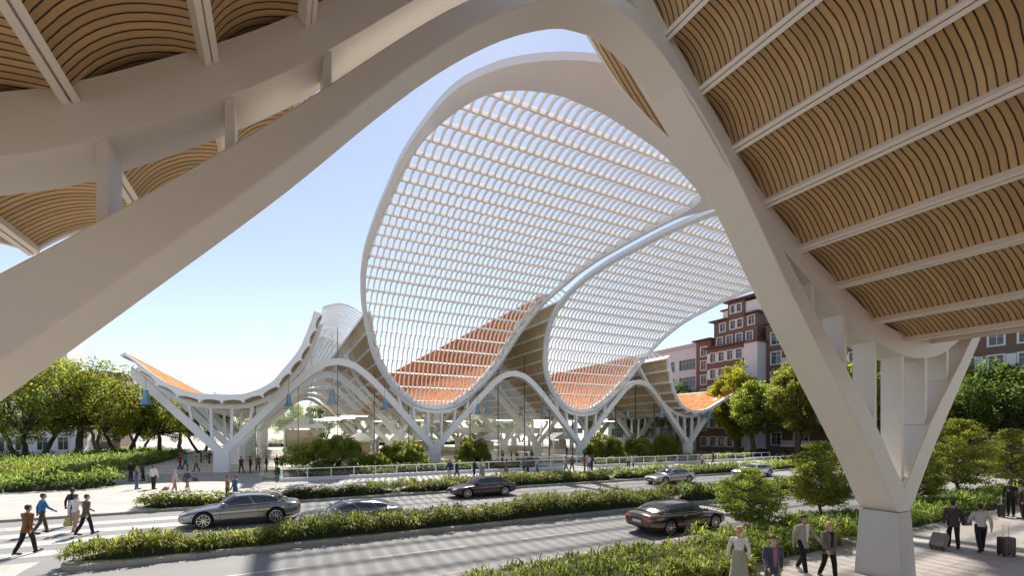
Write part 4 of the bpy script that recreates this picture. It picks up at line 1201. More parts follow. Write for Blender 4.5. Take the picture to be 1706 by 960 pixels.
for px, py, v, s, lab in ((243, 663, 55.2, 1.0, 'blue bell shaped lamp hanging under the left roof wing tip'), (303, 690, 66, .9, 'bluish bell lamp hanging left of the first column, deeper under the roof'),
        (481, 668, 56, .95, 'blue bell lamp just inside the left leg of the first arch'), (553, 662, 64, 1.45, 'large blue bell lamp inside the hall under the first arch'), (519, 700, 80, 1.0, 'small blue bell lamp in front of the gabled kiosk'),
        (641, 675, 56, .95, 'blue bell lamp beside the right leg of the first arch'), (796, 682, 56, .9, 'slim blue bell lamp beside the left leg of the second arch'), (812, 681, 66, 1.35, 'large blue bell lamp inside the hall under the second arch'),
        (906, 683, 56, .9, 'blue bell lamp beside the right leg of the second arch'), (1046, 690, 57, .9, 'blue bell lamp right of the third column'), (1102, 690, 55, .9, 'blue bell lamp under the last wood soffit'), (1181, 690, 55.8, 1.1, 'pale blue bell lamp hanging under the right roof wing')):
    bell(px, py, v, s, lab, za(px, py, v) - (0 if s > 1.2 or v > 60 else .05))

# ------------------------------------------------------------------ cars
def obj_mat(o, m):
    o.material_slots[0].link = 'OBJECT'; o.material_slots[0].material = m

def make_car(kind, label, paint, loc, rotz, roof_paint=None, zs=1.0, front_lit=False):
    P = dict(coupe=dict(ws=(.98, .10), rf=(-.30, -.92), rb=-1.86, hr=1.30, doors=1), gt=dict(ws=(.95, .02), rf=(-.35, -.95), rb=-2.04, hr=1.24, doors=2), saloon=dict(ws=(1.02, .15), rf=(-.25, -1.05), rb=-1.85, hr=1.34, doors=2))[kind]
    root = empty('parked_car' if False else 'car', loc, rotz, label, 'car', 'cars on the street')
    xs = [2.37, 2.33, 2.2, 1.95, 1.62, 1.2, .8, .2, -.5, -1.1, -1.6, -2.0, -2.25, -2.36, -2.4]
    ws = [.58, .70, .82, .90, .94, .945, .94, .94, .945, .955, .965, .94, .86, .76, .66]
    zt = [.52, .60, .68, .745, .81, .87, .91, .93, .94, .95, .955, .945, .92, .86, .76]
    zh = [.47, .55, .62, .68, .74, .785, .81, .83, .845, .865, .88, .87, .835, .77, .68]
    zb = [.34, .26, .2, .18, .17, .165, .165, .165, .165, .17, .18, .22, .28, .33, .4]
    mb = MB(); rings = []
    for x, w_, t, h, b in zip(xs, ws, zt, zh, zb):
        half = [(0, b), (.7 * w_, b), (.95 * w_, b + .05), (w_ * .995, lerp(b, h, .3)), (w_ * 1.0, lerp(b, h, .62)), (w_ * .975, lerp(b, h, .9)), (w_ * .9, h + .2 * (t - h)), (w_ * .55, h + .85 * (t - h)), (0, t)]
        r_ = [(x, y, z) for y, z in half] + [(x, -y, z) for y, z in reversed(half[1:-1])]
        rings.append(r_)
    mb.loft(rings)
    o = mb.build('body', [paint, M['black_plastic']], root)
    sb = o.modifiers.new('s', 'SUBSURF'); sb.levels = 2; sb.render_levels = 2
    cut = MB()
    for x in (1.42, -1.36):
        for s in (-1, 1): cut.cyl((x, s * .60, .335), (x, s * 1.2, .335), .405, n=28)
    cm = cut.build('cutter', [M['black_plastic']], root)
    bo = o.modifiers.new('b', 'BOOLEAN'); bo.operation = 'DIFFERENCE'; bo.object = cm; bo.solver = 'EXACT'; bo.material_mode = 'TRANSFER'
    bpy.context.view_layer.update()
    dg = bpy.context.evaluated_depsgraph_get(); ev = o.evaluated_get(dg)
    me = bpy.data.meshes.new_from_object(ev, preserve_all_data_layers=False, depsgraph=dg)
    o.modifiers.clear(); o.data = me; bpy.data.objects.remove(cm)
    me.polygons.foreach_set('use_smooth', [True] * len(me.polygons)); me.set_sharp_from_angle(angle=R(38))
    bvh = BVHTree.FromPolygons([v.co.copy() for v in me.vertices], [tuple(p.vertices) for p in me.polygons])
    def hit(o_, d_):
        q = bvh.ray_cast(Vector(o_), Vector(d_).normalized()); return q[0]
    def patch(name, mat, fn, na, nb, off=.006, parent=root, mir=True):
        for s in ((1, -1) if mir else (1,)):
            rows = []; dd = None; ok = True
            for i in range(na + 1):
                row = []
                for j in range(nb + 1):
                    p, d_ = fn(i / na, j / nb); p = Vector((p[0], p[1] * s, p[2])); d_ = Vector((d_[0], d_[1] * s, d_[2])).normalized()
                    q = hit(p, d_)
                    if q is None: ok = False; q = p
                    row.append(q - d_ * off)
                rows.append(row)
            if not ok: continue
            b_ = MB(); b_.grid(rows); b_.build(name, mat, parent, smooth=180)
    # greenhouse
    rp = roof_paint or paint
    wx, wt = P['ws']; ra_, rb_ = P['rf']; bx = P['rb']; hr = P['hr']
    belt = pchip([0, .25, .6, 1], [.885, .90, .915, .955])
    def side_pt(a, b):
        xb = lerp(wx - .12, bx + .06, a); yb = .80 - .05 * (2 * a - 1) ** 4 - .06 * max(0, a - .75) * 4 * .5; zb_ = belt(a) - .03
        if a < .42: q = a / .42; xr = lerp(wx - .12, wt - .03, q ** .9); zr = lerp(zb_, hr - .045, math.sin(q * math.pi / 2) ** 1.05); yr = lerp(yb, .575, q ** .85)
        elif a < .72: q = (a - .42) / .3; xr = lerp(wt - .03, rb_, q); zr = hr - .045 + .018 * math.sin(q * math.pi) - .02 * q; yr = .575 + .012 * math.sin(q * math.pi)
        else: q = (a - .72) / .28; xr = lerp(rb_, bx + .06, q); zr = lerp(hr - .065, zb_, q ** 1.5); yr = lerp(.575, yb, q ** 1.3)
        p = Vector((lerp(xb, xr, b), lerp(yb, yr, b), lerp(zb_, zr, b)))
        p.y += .035 * math.sin(math.pi * b) * (zr - zb_) * 2
        return p
    N_ = 26
    top = [side_pt(i / N_, 1) for i in range(N_ + 1)]
    mb = MB()
    for s in (1, -1):
        mb.grid([[Vector((p.x, p.y * s, p.z)) for p in (side_pt(i / N_, j / 6) for j in range(7))] for i in range(N_ + 1)])
    def roof_row(p, k):
        y = p.y * k; cr = (1 - k * k)
        fl = .1 if (p.x > wt or p.x < rb_) else .06
        return Vector((p.x + cr * (.13 if p.x > wt - .02 else -.1 if p.x < rb_ else 0) * (1), y, p.z + cr * .045))
    mb.grid([[roof_row(p, k / 5) for k in range(-5, 6)] for p in top])
    mb.build('roof', rp, root, smooth=40, merge=True)
    def glass(name, rows):
        b_ = MB(); b_.grid(rows); return b_.build(name, M['car_glass'], root, smooth=180)
    i0, i1 = 1, int(.40 * N_); j0, j1 = int(.745 * N_) + 1, N_ - 1
    glass('windscreen', [[roof_row(top[i], k / 5 * .93) + Vector((.012, 0, .014)) for k in range(-5, 6)] for i in range(i0, i1)])
    glass('rear_window', [[roof_row(top[i], k / 5 * .9) + Vector((-.012, 0, .014)) for k in range(-5, 6)] for i in range(j0, j1)])
    spans = ((.13, .50), (.53, .87)) if P['doors'] == 1 else ((.13, .43), (.455, .70), (.72, .88))
    for s in (1, -1):
        for a0, a1 in spans:
            glass('side_window', [[(lambda p: Vector((p.x, (p.y + .012) * s, p.z + .004)))(side_pt(lerp(a0, a1, i / 8), lerp(.09, .88, j / 5))) for j in range(6)] for i in range(9)])
    # chrome line under the windows
    for s in (1, -1):
        b_ = MB(); b_.tube([(lambda p: (p.x, (p.y + .012) * s, p.z))(side_pt(lerp(.08, .93, i / 14), .05)) for i in range(15)], .012, 5); b_.build('window_trim', M['chrome'], root, smooth=180)
    # lamps, grille, seams
    patch('headlight', M['clear_lamp'], lambda a, b: ((3.0, lerp(.45, .80, a), lerp(.58, .66, b) + .02 * a), (-1, -.12, 0)), 6, 4)
    patch('fog_lamp', M['clear_lamp'], lambda a, b: ((3.0, lerp(.5, .68, a), lerp(.36, .41, b)), (-1, 0, 0)), 4, 2)
    patch('grille', M['black_plastic'], lambda a, b: ((3.0, lerp(-.36, .36, a), lerp(.38, .56, b)), (-1, 0, 0)), 10, 4, .008, root, False)
    patch('air_intake', M['black_plastic'], lambda a, b: ((3.0, lerp(-.55, .55, a), lerp(.30, .35, b)), (-1, 0, 0)), 10, 2, .008, root, False)
    patch('number_plate', M['plate'], lambda a, b: ((3.0, lerp(-.24, .24, a), lerp(.355, .45, b)), (-1, 0, 0)), 4, 2, .018, root, False)
    patch('tail_light', M['red_lamp'], lambda a, b: ((-3.2, lerp(.42, .80, a), lerp(.66, .78, b) + .02 * a), (1, -.08, 0)), 6, 4)
    patch('rear_reflector', M['red_lamp'], lambda a, b: ((-3.2, lerp(.5, .66, a), lerp(.44, .48, b)), (1, 0, 0)), 4, 2)
    patch('number_plate', M['plate'], lambda a, b: ((-3.2, lerp(-.25, .25, a), lerp(.54, .64, b)), (1, 0, 0)), 4, 2, .012, root, False)
    patch('rear_bumper', M['black_plastic'], lambda a, b: ((-3.2, lerp(-.6, .6, a), lerp(.36, .42, b)), (1, 0, 0)), 10, 2, .006, root, False)
    def seam(x0, z0, x1, z1, w_=.008):
        patch('door_seam', M['black_plastic'], lambda a, b: ((lerp(x0, x1, a) + (b - .5) * 2 * w_ * abs(z1 - z0) / (abs(z1 - z0) + abs(x1 - x0)), 2.0, lerp(z0, z1, a) + (b - .5) * 2 * w_ * abs(x1 - x0) / (abs(z1 - z0) + abs(x1 - x0))), (0, -1, 0)), 10, 1, .003)
    if P['doors'] == 1: seam(.78, .28, .86, .84); seam(-.62, .30, -.70, .85); seam(.78, .27, -.6, .27); hx = [-.5]
    else: seam(.80, .28, .86, .84); seam(-.12, .28, -.16, .84); seam(-.90, .4, -1.02, .85); seam(.80, .27, -.75, .27); hx = [.02, -.84]
    patch('sill', M['black_plastic'], lambda a, b: ((lerp(.95, -.9, a), 2.0, lerp(.19, .225, b)), (0, -1, 0)), 14, 1, .004)
    for s in (1, -1):
        for x in hx:
            q = hit((x, 2 * s, .76), (0, -s, 0))
            if q: b_ = MB(); b_.box(x - .1, x + .1, min(q.y, q.y + .03 * s), max(q.y, q.y + .03 * s), .745, .775); add_bevel(b_.build('door_handle', M['chrome'], root), .01)
        b_ = MB(); b_.ell((.70, s * .99, .96), (.075, .12, .075), 10, 6); b_.bar((.72, s * .80, .88), (.71, s * .93, .94), .05, .04); b_.build('mirror', rp, root, smooth=180)
    # wheels
    for x in (1.42, -1.36):
        for s in (1, -1):
            wp = (x, s * .82, .335)
            b_ = MB(); pr = [(.245, -.1), (.30, -.115), (.328, -.105), (.337, -.07), (.337, .07), (.328, .105), (.30, .115), (.245, .1), (.235, 0)]
            b_.grid([[(math.cos(2*math.pi*q/28) * r_, y_, math.sin(2*math.pi*q/28) * r_) for r_, y_ in pr] for q in range(29)])
            wl = b_.build('wheel', M['tyre'], root, smooth=60, loc=wp)
            b_ = MB(); ring = [(.25, -.1), (.25, .105), (.225, .108), (.222, .06), (.222, -.1)]
            b_.grid([[(math.cos(2*math.pi*q/28) * r_, y_ * s, math.sin(2*math.pi*q/28) * r_) for r_, y_ in ring] for q in range(29)])
            for k in range(9):
                a = 2 * math.pi * k / 9; ca, sa = math.cos(a), math.sin(a)
                b_.bar((ca * .05, s * .095, sa * .05), (ca * .232, s * .085, sa * .232), .034, .03, up=(0, 1, 0))
            b_.cyl((0, s * .04, 0), (0, s * .105, 0), .065, .05, 14); b_.build('rim', M['alloy'], wl, smooth=40)
            b_ = MB(); b_.cyl((0, s * .0, 0), (0, s * .04, 0), .2, .2, 24); b_.build('brake_disc', M['black_plastic'], wl)
    root.scale = (lerp(1, zs, .5), lerp(1, zs, .5), zs)
    return root
M['paint_grey'] = m_carpaint('car_grey', (.25, .235, .22)); M['paint_blue'] = m_carpaint('car_bluegrey', (.22, .26, .31)); M['paint_brown'] = m_carpaint('car_brown', (.075, .042, .032))
M['paint_bronze'] = m_carpaint('car_bronze', (.105, .078, .05)); M['paint_silver'] = m_carpaint('car_silver', (.42, .37, .33)); M['paint_champ'] = m_carpaint('car_champagne', (.52, .51, .5)); M['paint_black'] = m_carpaint('car_black', (.025, .025, .028))
PI = math.pi
make_car('coupe', 'tall glossy grey coupe heading left beside the white flowering hedge', M['paint_grey'], (-1.5, 25.75, RZ), PI, None, 1.12)
make_car('gt', 'low blue grey car heading left, half hidden by the median hedge', M['paint_blue'], (3.0, 22.4, RZ), PI)
make_car('saloon', 'dark brown four door car heading left on the far lanes', M['paint_brown'], (12.7, 28.9, RZ), PI)
make_car('coupe', 'silver brown coupe heading left in front of the far hedge', M['paint_silver'], (30.3, 28.4, RZ), PI)
make_car('gt', 'low silver car with a white roof heading left, farthest on the far lanes', M['paint_champ'], (42.3, 28.9, RZ), PI, M['render_white'])
make_car('coupe', 'dark bronze coupe seen from behind on the near lanes, left of the shortest young tree', M['paint_bronze'], (16.3, 14.85, RZ), 0, None, 1.03)
make_car('gt', 'grey car with red tail lights on the near lanes, between two young trees', M['paint_grey'], (33.2, 17.6, RZ), 0)
make_car('saloon', 'black car parked before the brick building, under the tall yellow lit tree', M['paint_black'], at_t(1262, 86, RZ), R(75))
make_car('coupe', 'dark grey coupe parked under the rounded tree before the brick building', M['paint_grey'], at_t(1316, 79, RZ), R(84))
# ------------------------------------------------------------------ people
SKIN = {k: plain('skin_' + k, c, .55, 0, .06) for k, c in dict(light=(.58, .36, .26), tan=(.42, .24, .15), brown=(.2, .105, .065)).items()}
HAIR = {k: plain('hair_' + k, c, .6, 0, .25, 30) for k, c in dict(black=(.015, .012, .011), brown=(.07, .04, .022), blond=(.45, .27, .11), grey=(.3, .29, .28)).items()}
CL = {}
def cloth(c):
    if c not in CL: CL[c] = m_cloth('cloth_%d' % len(CL), c)
    return CL[c]
EYE = plain('eye', (.02, .015, .012), .2)

def remeshed(mb, name, mat, vox, smooth=2):
    o = mb.build(name, mat)
    r = o.modifiers.new('r', 'REMESH'); r.mode = 'VOXEL'; r.voxel_size = vox
    s = o.modifiers.new('s', 'SMOOTH'); s.factor = .5; s.iterations = smooth
    dg = bpy.context.evaluated_depsgraph_get()
    me = bpy.data.meshes.new_from_object(o.evaluated_get(dg), depsgraph=dg)
    me.name = name; bpy.data.objects.remove(o)
    me.polygons.foreach_set('use_smooth', [True] * len(me.polygons))
    return me

def pose_joints(legs, arms, lean=0.0):
    """legs: (thigh swing, knee bend) left and right; arms: (shoulder swing, out, elbow bend); forward is +Y"""
    J = {}; hip = Vector((0, 0, .93))
    low = 9
    for s, (a, k) in zip('LR', legs):
        sx = -1 if s == 'L' else 1; h = hip + Vector((sx * .092, 0, -.02))
        kn = h + Vector((sx * .005, math.sin(a) * .43, -math.cos(a) * .43)); b = a - k
        an = kn + Vector((0, math.sin(b) * .43, -math.cos(b) * .43)); toe_d = Vector((sx * .05, math.cos(b * .8), math.sin(b * .8) * .9)).normalized()
        J['hip' + s], J['knee' + s], J['ank' + s], J['toe' + s] = h, kn, an, an + toe_d * .17 + Vector((0, 0, -.05))
        low = min(low, an.z - .085, J['toe' + s].z - .03)
    tl = Vector((0, math.sin(lean), math.cos(lean)))
    J['pel'] = hip; J['waist'] = hip + tl * .17; J['chest'] = hip + tl * .40; J['neck'] = hip + tl * .55; J['head'] = hip + tl * .70 + Vector((0, .012, 0))
    for s, (a, o, e) in zip('LR', arms):
        sx = -1 if s == 'L' else 1; sh = hip + tl * .485 + Vector((sx * .192, -.01, -.015))
        o += R(4)
        d = Vector((sx * math.sin(o), math.sin(a) * math.cos(o), -math.cos(a) * math.cos(o)))
        el = sh + d * .285; d2 = Vector((sx * math.sin(o) * .3 - sx * .06, math.sin(a + e), -math.cos(a + e))).normalized(); wr = el + d2 * .25
        J['sh' + s], J['el' + s], J['wr' + s], J['hd' + s] = sh, el, wr, d2
    for k in J:
        if not k.startswith('hd'): J[k] = J[k] - Vector((0, 0, low))
    return J

def hand(mb, w_, d, s):
    d = Vector(d).normalized(); side = Vector((1, 0, 0)); side = (side - d * side.dot(d)).normalized(); fwd = side.cross(d)
    if fwd.y < 0: fwd = -fwd
    palm = w_ + d * .05
    for q in (-.026, -.009, .009, .026): mb.tube([w_, palm + fwd * q + d * .035], [.02, .014], 6)
    for q, L in ((-.028, .055), (-.0095, .07), (.0095, .076), (.028, .066)):
        a = palm + fwd * q + d * .035; inn = side * (-.012 if s == 'R' else .012)
        mb.tube([a, a + d * L * .5 + inn * .5, a + d * L * .85 + inn * 1.6], [.0095, .009, .0075], 6)
    a = w_ + d * .03 + fwd * .03
    mb.tube([a, a + d * .03 + fwd * .022, a + d * .06 + fwd * .026], [.012, .0105, .009], 6)

def torso_rings(J, sc, zlist):
    out = []
    for key, f, rx, ry, dy in zlist:
        a, b = key; c = J[a].lerp(J[b], f)
        out.append([(c.x + rx * sc * math.cos(2*math.pi*q/16), c.y + dy + ry * sc * math.sin(2*math.pi*q/16), c.z) for q in range(16)])
    return out

def make_variant(name, legs, arms, lean=0.0, female=False, skirt=False):
    J = pose_joints(legs, arms, lean); V = {'J': J}
    k = .9 if female else 1.0
    tz = [(('pel', 'waist'), -.55, .10, .085, 0), (('pel', 'waist'), -.2, .15, .112, -.01), (('pel', 'waist'), .3, .146 , .106, 0), (('waist', 'chest'), 0, .122 * k, .096, 0), (('waist', 'chest'), .5, .138 * k, .106, .005), (('waist', 'chest'), 1, .152 * k, .112, .005), (('chest', 'neck'), .5, .145 * k, .09, -.005), (('chest', 'neck'), .78, .085 * k, .066, 0)]
    b = MB()
    b.loft(torso_rings(J, 1.0, tz))
    b.tube([J['chest'].lerp(J['neck'], .7), J['neck'], J['head'] - Vector((0, .01, .05))], [.075, .056, .054], 12)
    h = J['head']
    b.ell(h + Vector((0, -.008, .02)), (.077, .096, .098), 16, 10); b.ell(h + Vector((0, .018, -.045)), (.06, .07, .075), 14, 8)
    b.ell(h + Vector((0, .098, -.012)), (.014, .02, .022), 8, 6)
    for s in (-1, 1): b.ell(h + Vector((s * .078, -.005, -.005)), (.012, .022, .032), 8, 6)
    b.ell(h + Vector((0, .085, -.058)), (.026, .012, .009), 8, 5)
    for s in 'LR':
        b.tube([J['hip' + s], J['knee' + s], J['ank' + s]], [.08, .052, .036], 12)
        b.tube([J['ank' + s], J['toe' + s]], [.04, .03], 8)
        b.tube([J['chest'].lerp(J['sh' + s], .4) + Vector((0, 0, .04)), J['sh' + s], J['el' + s], J['wr' + s]], [.06, .058, .042, .03], 12)
        hand(b, J['wr' + s], J['hd' + s], s)
    V['body'] = remeshed(b, 'body', SKIN['light'], .0085, 1)
    # eyes and brows
    b = MB()
    for s in (-1, 1):
        b.ell(h + Vector((s * .03, .088, .012)), (.012, .008, .007), 8, 5); b.ell(h + Vector((s * .031, .089, .033)), (.019, .008, .004), 8, 4)
    V['eyes'] = b.mesh('eyes', EYE, 180)
    # trousers / skirt
    b = MB()
    if skirt:
        c = J['waist']; rings = []
        for t, rx, ry in ((0, .145, .112), (.12, .175, .14), (.3, .2, .18), (.6, .24, .235), (.86, .29, .29)):
            z = c.z - t * 1.08
            rings.append([(c.x + (rx + .012 * math.sin(q * 3.0 * math.pi / 2) * t) * math.cos(2*math.pi*q/40), c.y + (ry + .012 * math.sin(q * 1.7) * t) * math.sin(2*math.pi*q/40), z) for q in range(40)])
        b.loft(rings); V['trousers'] = b.mesh('skirt', SKIN['light'], 180)
    else:
        b.loft(torso_rings(J, 1.06, tz[:4]))
        for s in 'LR': b.tube([J['hip' + s] + Vector((0, 0, .03)), J['hip' + s].lerp(J['knee' + s], .4), J['knee' + s], J['knee' + s].lerp(J['ank' + s], .5), J['ank' + s] + Vector((0, 0, .02))], [.088, .086, .07, .066, .058], 12)
        V['trousers'] = remeshed(b, 'trousers', SKIN['light'], .014, 2)
    # shoes
    for s in 'LR':
        b = MB()
        a, t = J['ank' + s], J['toe' + s]
        hl = a + Vector((0, -.045, -.05)); b.tube([hl, a + Vector((0, .02, -.045)), t + Vector((0, .01, .008)), t + Vector((0, .06, .002))], [.042, .045, .04, .028], 10)
        V['shoe' + s] = remeshed(b, 'shoe', SKIN['light'], .012, 1)
    # jacket and shirt
    def top(hem, flare, puff, nm, vox=.014):
        b = MB(); z2 = [(('pel', 'waist'), hem, .17 * flare, .138 * flare, -.005), (('pel', 'waist'), -.1, .165, .128, 0), (('pel', 'waist'), .5, .148, .112, 0)] + [(q[0], q[1], q[2] + puff, q[3] + puff, q[4]) for q in tz[3:7]] + [(('chest', 'neck'), .88, .07 * k, .068, -.005)]
        b.loft(torso_rings(J, 1.0, z2))
        for s in 'LR': b.tube([J['chest'].lerp(J['sh' + s], .3) + Vector((0, 0, .075)), J['sh' + s] + Vector((0, 0, .0)), J['sh' + s].lerp(J['el' + s], .5), J['el' + s], J['el' + s].lerp(J['wr' + s], .93)], [.05, .064, .06, .052, .043], 12)
        return remeshed(b, nm, SKIN['light'], vox, 2)
    V['shirt'] = top(-.1, 1.0, .012, 'shirt'); V['jacket'] = top(-.95, 1.1, .02, 'jacket')
    # open front of a jacket: a shirt panel and two lapels
    def panel(nm, pts, off):
        b = MB(); rows = []
        for f, wl, wr in pts:
            c = J['waist'].lerp(J['neck'], f)
            ry = .108 + .018 + off - .035 * max(0, f - .7) / .3 + .004 * (1 - f)
            rows.append([(c.x + lerp(wl, wr, i / 6), c.y + ry * math.sqrt(max(.05, 1 - (lerp(wl, wr, i / 6) / .2) ** 2)), c.z) for i in range(7)])
        b.grid(rows); rows2 = [[(x, y - .02, z) for x, y, z in r] for r in rows]; b.grid(rows2); 
        return b.mesh(nm, SKIN['light'], 180)
    V['shirt_front'] = panel('shirt_front', [(-.35, -.03, .03), (0, -.035, .035), (.4, -.045, .045), (.75, -.06, .06), (.95, -.045, .045)], .012)
    # hair
    b = MB(); b.ell(h + Vector((0, -.018, .055)), (.083, .1, .076), 16, 10); b.ell(h + Vector((0, -.05, .005)), (.076, .064, .08), 14, 8)
    V['hair_short'] = remeshed(b, 'hair', HAIR['black'], .011, 1)
    b = MB(); b.ell(h + Vector((0, -.022, .045)), (.092, .105, .09), 16, 10); b.ell(h + Vector((0, -.055, -.03)), (.1, .07, .13), 14, 8)
    for s in (-1, 1): b.tube([h + Vector((s * .082, .01, .03)), h + Vector((s * .098, .01, -.06)), h + Vector((s * .085, .015, -.15))], [.03, .036, .026], 8)
    V['hair_long'] = remeshed(b, 'hair', HAIR['blond'], .012, 1)
    V['name'] = name
    return V
W = R
VAR = {
 'walk': make_variant('walk', ((W(15), W(5)), (W(-12), W(18))), ((W(-20), W(8), W(18)), (W(22), W(8), W(28))), W(3)),
 'walk2': make_variant('walk2', ((W(-13), W(16)), (W(16), W(6))), ((W(24), W(9), W(30)), (W(-18), W(9), W(14))), W(3)),
 'stand': make_variant('stand', ((W(3), W(4)), (W(-3), W(2))), ((W(2), W(9), W(12)), (W(4), W(8), W(20))), 0),
 'phone': make_variant('phone', ((W(2), W(3)), (W(-4), W(3))), ((W(5), W(9), W(15)), (W(38), W(10), W(95))), 0),
 'fwalk': make_variant('fwalk', ((W(12), W(5)), (W(-10), W(14))), ((W(-14), W(8), W(12)), (W(16), W(8), W(22))), W(2), True),
 'fskirt': make_variant('fskirt', ((W(6), W(5)), (W(-6), W(8))), ((W(-8), W(10), W(12)), (W(8), W(10), W(18))), 0, True, True),
}
def person(label, group, loc, face, var='walk', skin='light', hair='black', top=(.1, .1, .12), pants=(.03, .03, .035), shirt=None, jacket=True, h=1.75, shoes=(.03, .025, .02), long_hair=False, cap=None, detail=True, name='person'):
    """face: heading in degrees clockwise from +Y (away across the street)"""
    V = VAR[var]; root = empty(name, loc, -R(face), label, 'person', group)
    k = h / 1.775; root.scale = (k, k, k)
    def part(n, me, mat):
        o = link(n, me, root); obj_mat(o, mat); return o
    part('body', V['body'], SKIN[skin])
    part('skirt' if var == 'fskirt' else 'trousers', V['trousers'], cloth(pants)); part('shoe', V['shoeL'], cloth(shoes)); part('shoe', V['shoeR'], cloth(shoes))
    part('hair', V['hair_long' if long_hair else 'hair_short'], HAIR[hair])
    if jacket:
        part('jacket', V['jacket'], cloth(top))
        if shirt: part('shirt_front', V['shirt_front'], cloth(shirt))
    else: part('shirt', V['shirt'], cloth(top))
    if detail: part('eyes', V['eyes'], EYE)
    if cap:
        b = MB(); hh = V['J']['head']; b.lathe([(.001, .12), (.07, .115), (.092, .07), (.1, .03), (.14, .022), (.14, .012), (.1, .015)], (hh.x, hh.y - .015, hh.z + .03), 20); part('hat', b.mesh('hat', cloth(cap), 60), cloth(cap))
    root['_v'] = var
    return root
def hand_pos(root, s='R', down=.1):
    V = VAR[root['_v']]; J = V['J']; p = J['wr' + s] + J['hd' + s] * down
    bpy.context.view_layer.update()
    return root.matrix_world @ p
CAMDIR = 180 + 27.5      # heading that faces the camera straight on
def pat(px, feet_py, z=0.0):
    t = (CAM_H - z) * 750 / (feet_py - 720); d = dirv(px); return Vector((d.x * t, d.y * t, z))
GX, GP, GN, GF, GH, GI = 'people on the crosswalk', 'people on the plaza', 'people under the near canopy', 'people on the far sidewalk', 'people by the hall glass', 'people inside the hall'
def suitcase(label, base, rz, col, owner=None, tilt=0.0, w_=.46, d_=.26, h_=.6):
    root = empty('suitcase', base, rz, label, 'suitcase', 'luggage'); root.rotation_euler[0] = tilt
    b = MB(); b.box(-w_/2, w_/2, -d_/2, d_/2, .06, .06 + h_); o = b.build('shell', col, root); add_bevel(o, .05, 3)
    b = MB()
    for k in range(4): x = -w_/2 + w_ * (k + .5) / 4; b.box(x - .012, x + .012, -d_/2 - .008, d_/2 + .008, .14, h_ - .02)
    b.build('ribs', col, root)
    b = MB()
    for s in (-1, 1): b.bar((s * .1, 0, h_ + .04), (s * .1, 0, h_ + .46), .018, .018, up=(0, 1, 0))
    b.bar((-.12, 0, h_ + .46), (.12, 0, h_ + .46), .03, .025); b.build('pull_handle', M['steel'], root)
    for sx in (-1, 1):
        for sy in (-1, 1):
            b = MB(); b.cyl((sx * (w_/2 - .06) - .015, sy * (d_/2 - .04), .035), (sx * (w_/2 - .06) + .015, sy * (d_/2 - .04), .035), .035, n=12); b.build('wheel', M['tyre'], root)
    return root
def pulled(label, hp, head, col, **kw):
    d = Vector((math.sin(R(head)), math.cos(R(head)), 0)); L = kw.get('h_', .6) + .46
    q = math.sqrt(max(.1, L * L - (hp.z - .05) ** 2)); base = Vector((hp.x - d.x * q, hp.y - d.y * q, .05))
    root = suitcase(label, base, 0, col, **kw); root.rotation_euler = (hp - base).normalized().to_track_quat('Z', 'Y').to_euler()
    return root
def bag(label, grip, rz, mat, w_=.34, h_=.26, d_=.12, drop=.16, name='handbag', cat='bag'):
    root = empty(name, (grip[0], grip[1], grip[2] - drop - h_), rz, label, cat, 'luggage')
    b = MB(); b.hexa([(-w_/2, -d_/2, 0), (w_/2, -d_/2, 0), (w_/2, d_/2, 0), (-w_/2, d_/2, 0)], [(-w_*.46, -d_*.3, h_), (w_*.46, -d_*.3, h_), (w_*.46, d_*.3, h_), (-w_*.46, d_*.3, h_)])
    add_bevel(b.build('body', mat, root), .02)
    for s in (-1, 1):
        b = MB(); b.tube([(-w_*.25, s * d_ * .28, h_ - .02), (-w_*.18, s * d_ * .15, h_ + drop * .8), (0, s * .012, h_ + drop), (w_*.18, s * d_ * .15, h_ + drop * .8), (w_*.25, s * d_ * .28, h_ - .02)], .01, 6); b.build('handle', mat, root, smooth=180)
    b = MB(); b.box(-.02, .02, -d_ * .46, -d_ * .40, h_ * .55, h_ * .68); b.build('clasp', M['chrome'], root)
    return root
LEA = {k: plain('leather_' + k, c, .45, 0, .2, 12, .2) for k, c in dict(black=(.02, .018, .018), brown=(.09, .045, .03), maroon=(.08, .02, .022), tan=(.2, .12, .07), navy=(.03, .035, .06), pink=(.3, .12, .12), yellow=(.35, .28, .05)).items()}
# near canopy, bottom right
p1 = person('woman in a white blouse, long pale green skirt and straw hat beside the hedge', GN, at_t(1231, 12.45), CAMDIR + 40, 'fskirt', 'light', 'blond', (.72, .7, .69), (.36, .37, .27), None, False, 1.68, long_hair=False, cap=(.5, .3, .14))
p2 = person('man in an open dark blue jacket over a mauve shirt and tan trousers', GN, at_t(1287, 11.35), CAMDIR + 6, 'walk', 'light', 'brown', (.065, .075, .11), (.3, .19, .1), (.32, .15, .19), True, 1.74)
p3 = person('tall man in an open light grey blazer, white shirt and black trousers', GN, at_t(1338, 13.75), CAMDIR - 12, 'walk2', 'tan', 'black', (.36, .33, .29), (.015, .015, .018), (.75, .75, .75), True, 1.82, (.6, .6, .58))
p4 = person('blond woman in a brown grey cardigan over black clothes, carrying a black handbag', GN, at_t(1381, 13.2), CAMDIR - 4, 'fwalk', 'light', 'blond', (.17, .145, .12), (.014, .014, .016), (.02, .02, .022), True, 1.70, long_hair=True)
hp = hand_pos(p4, 'L'); bag('black handbag with a small clasp held by the blond woman', hp, R(25), LEA['black'], .3, .28)
hp = hand_pos(p2, 'R'); bag('dark satchel at the side of the man in the mauve shirt', hp, R(80), LEA['navy'], .36, .28)
p5 = person('man in a dark suit seen from behind, pulling a grey suitcase', GN, pat(1588, 914), 27.5 + 38, 'walk', 'tan', 'black', (.06, .052, .055), (.03, .02, .025), None, True, 1.78)
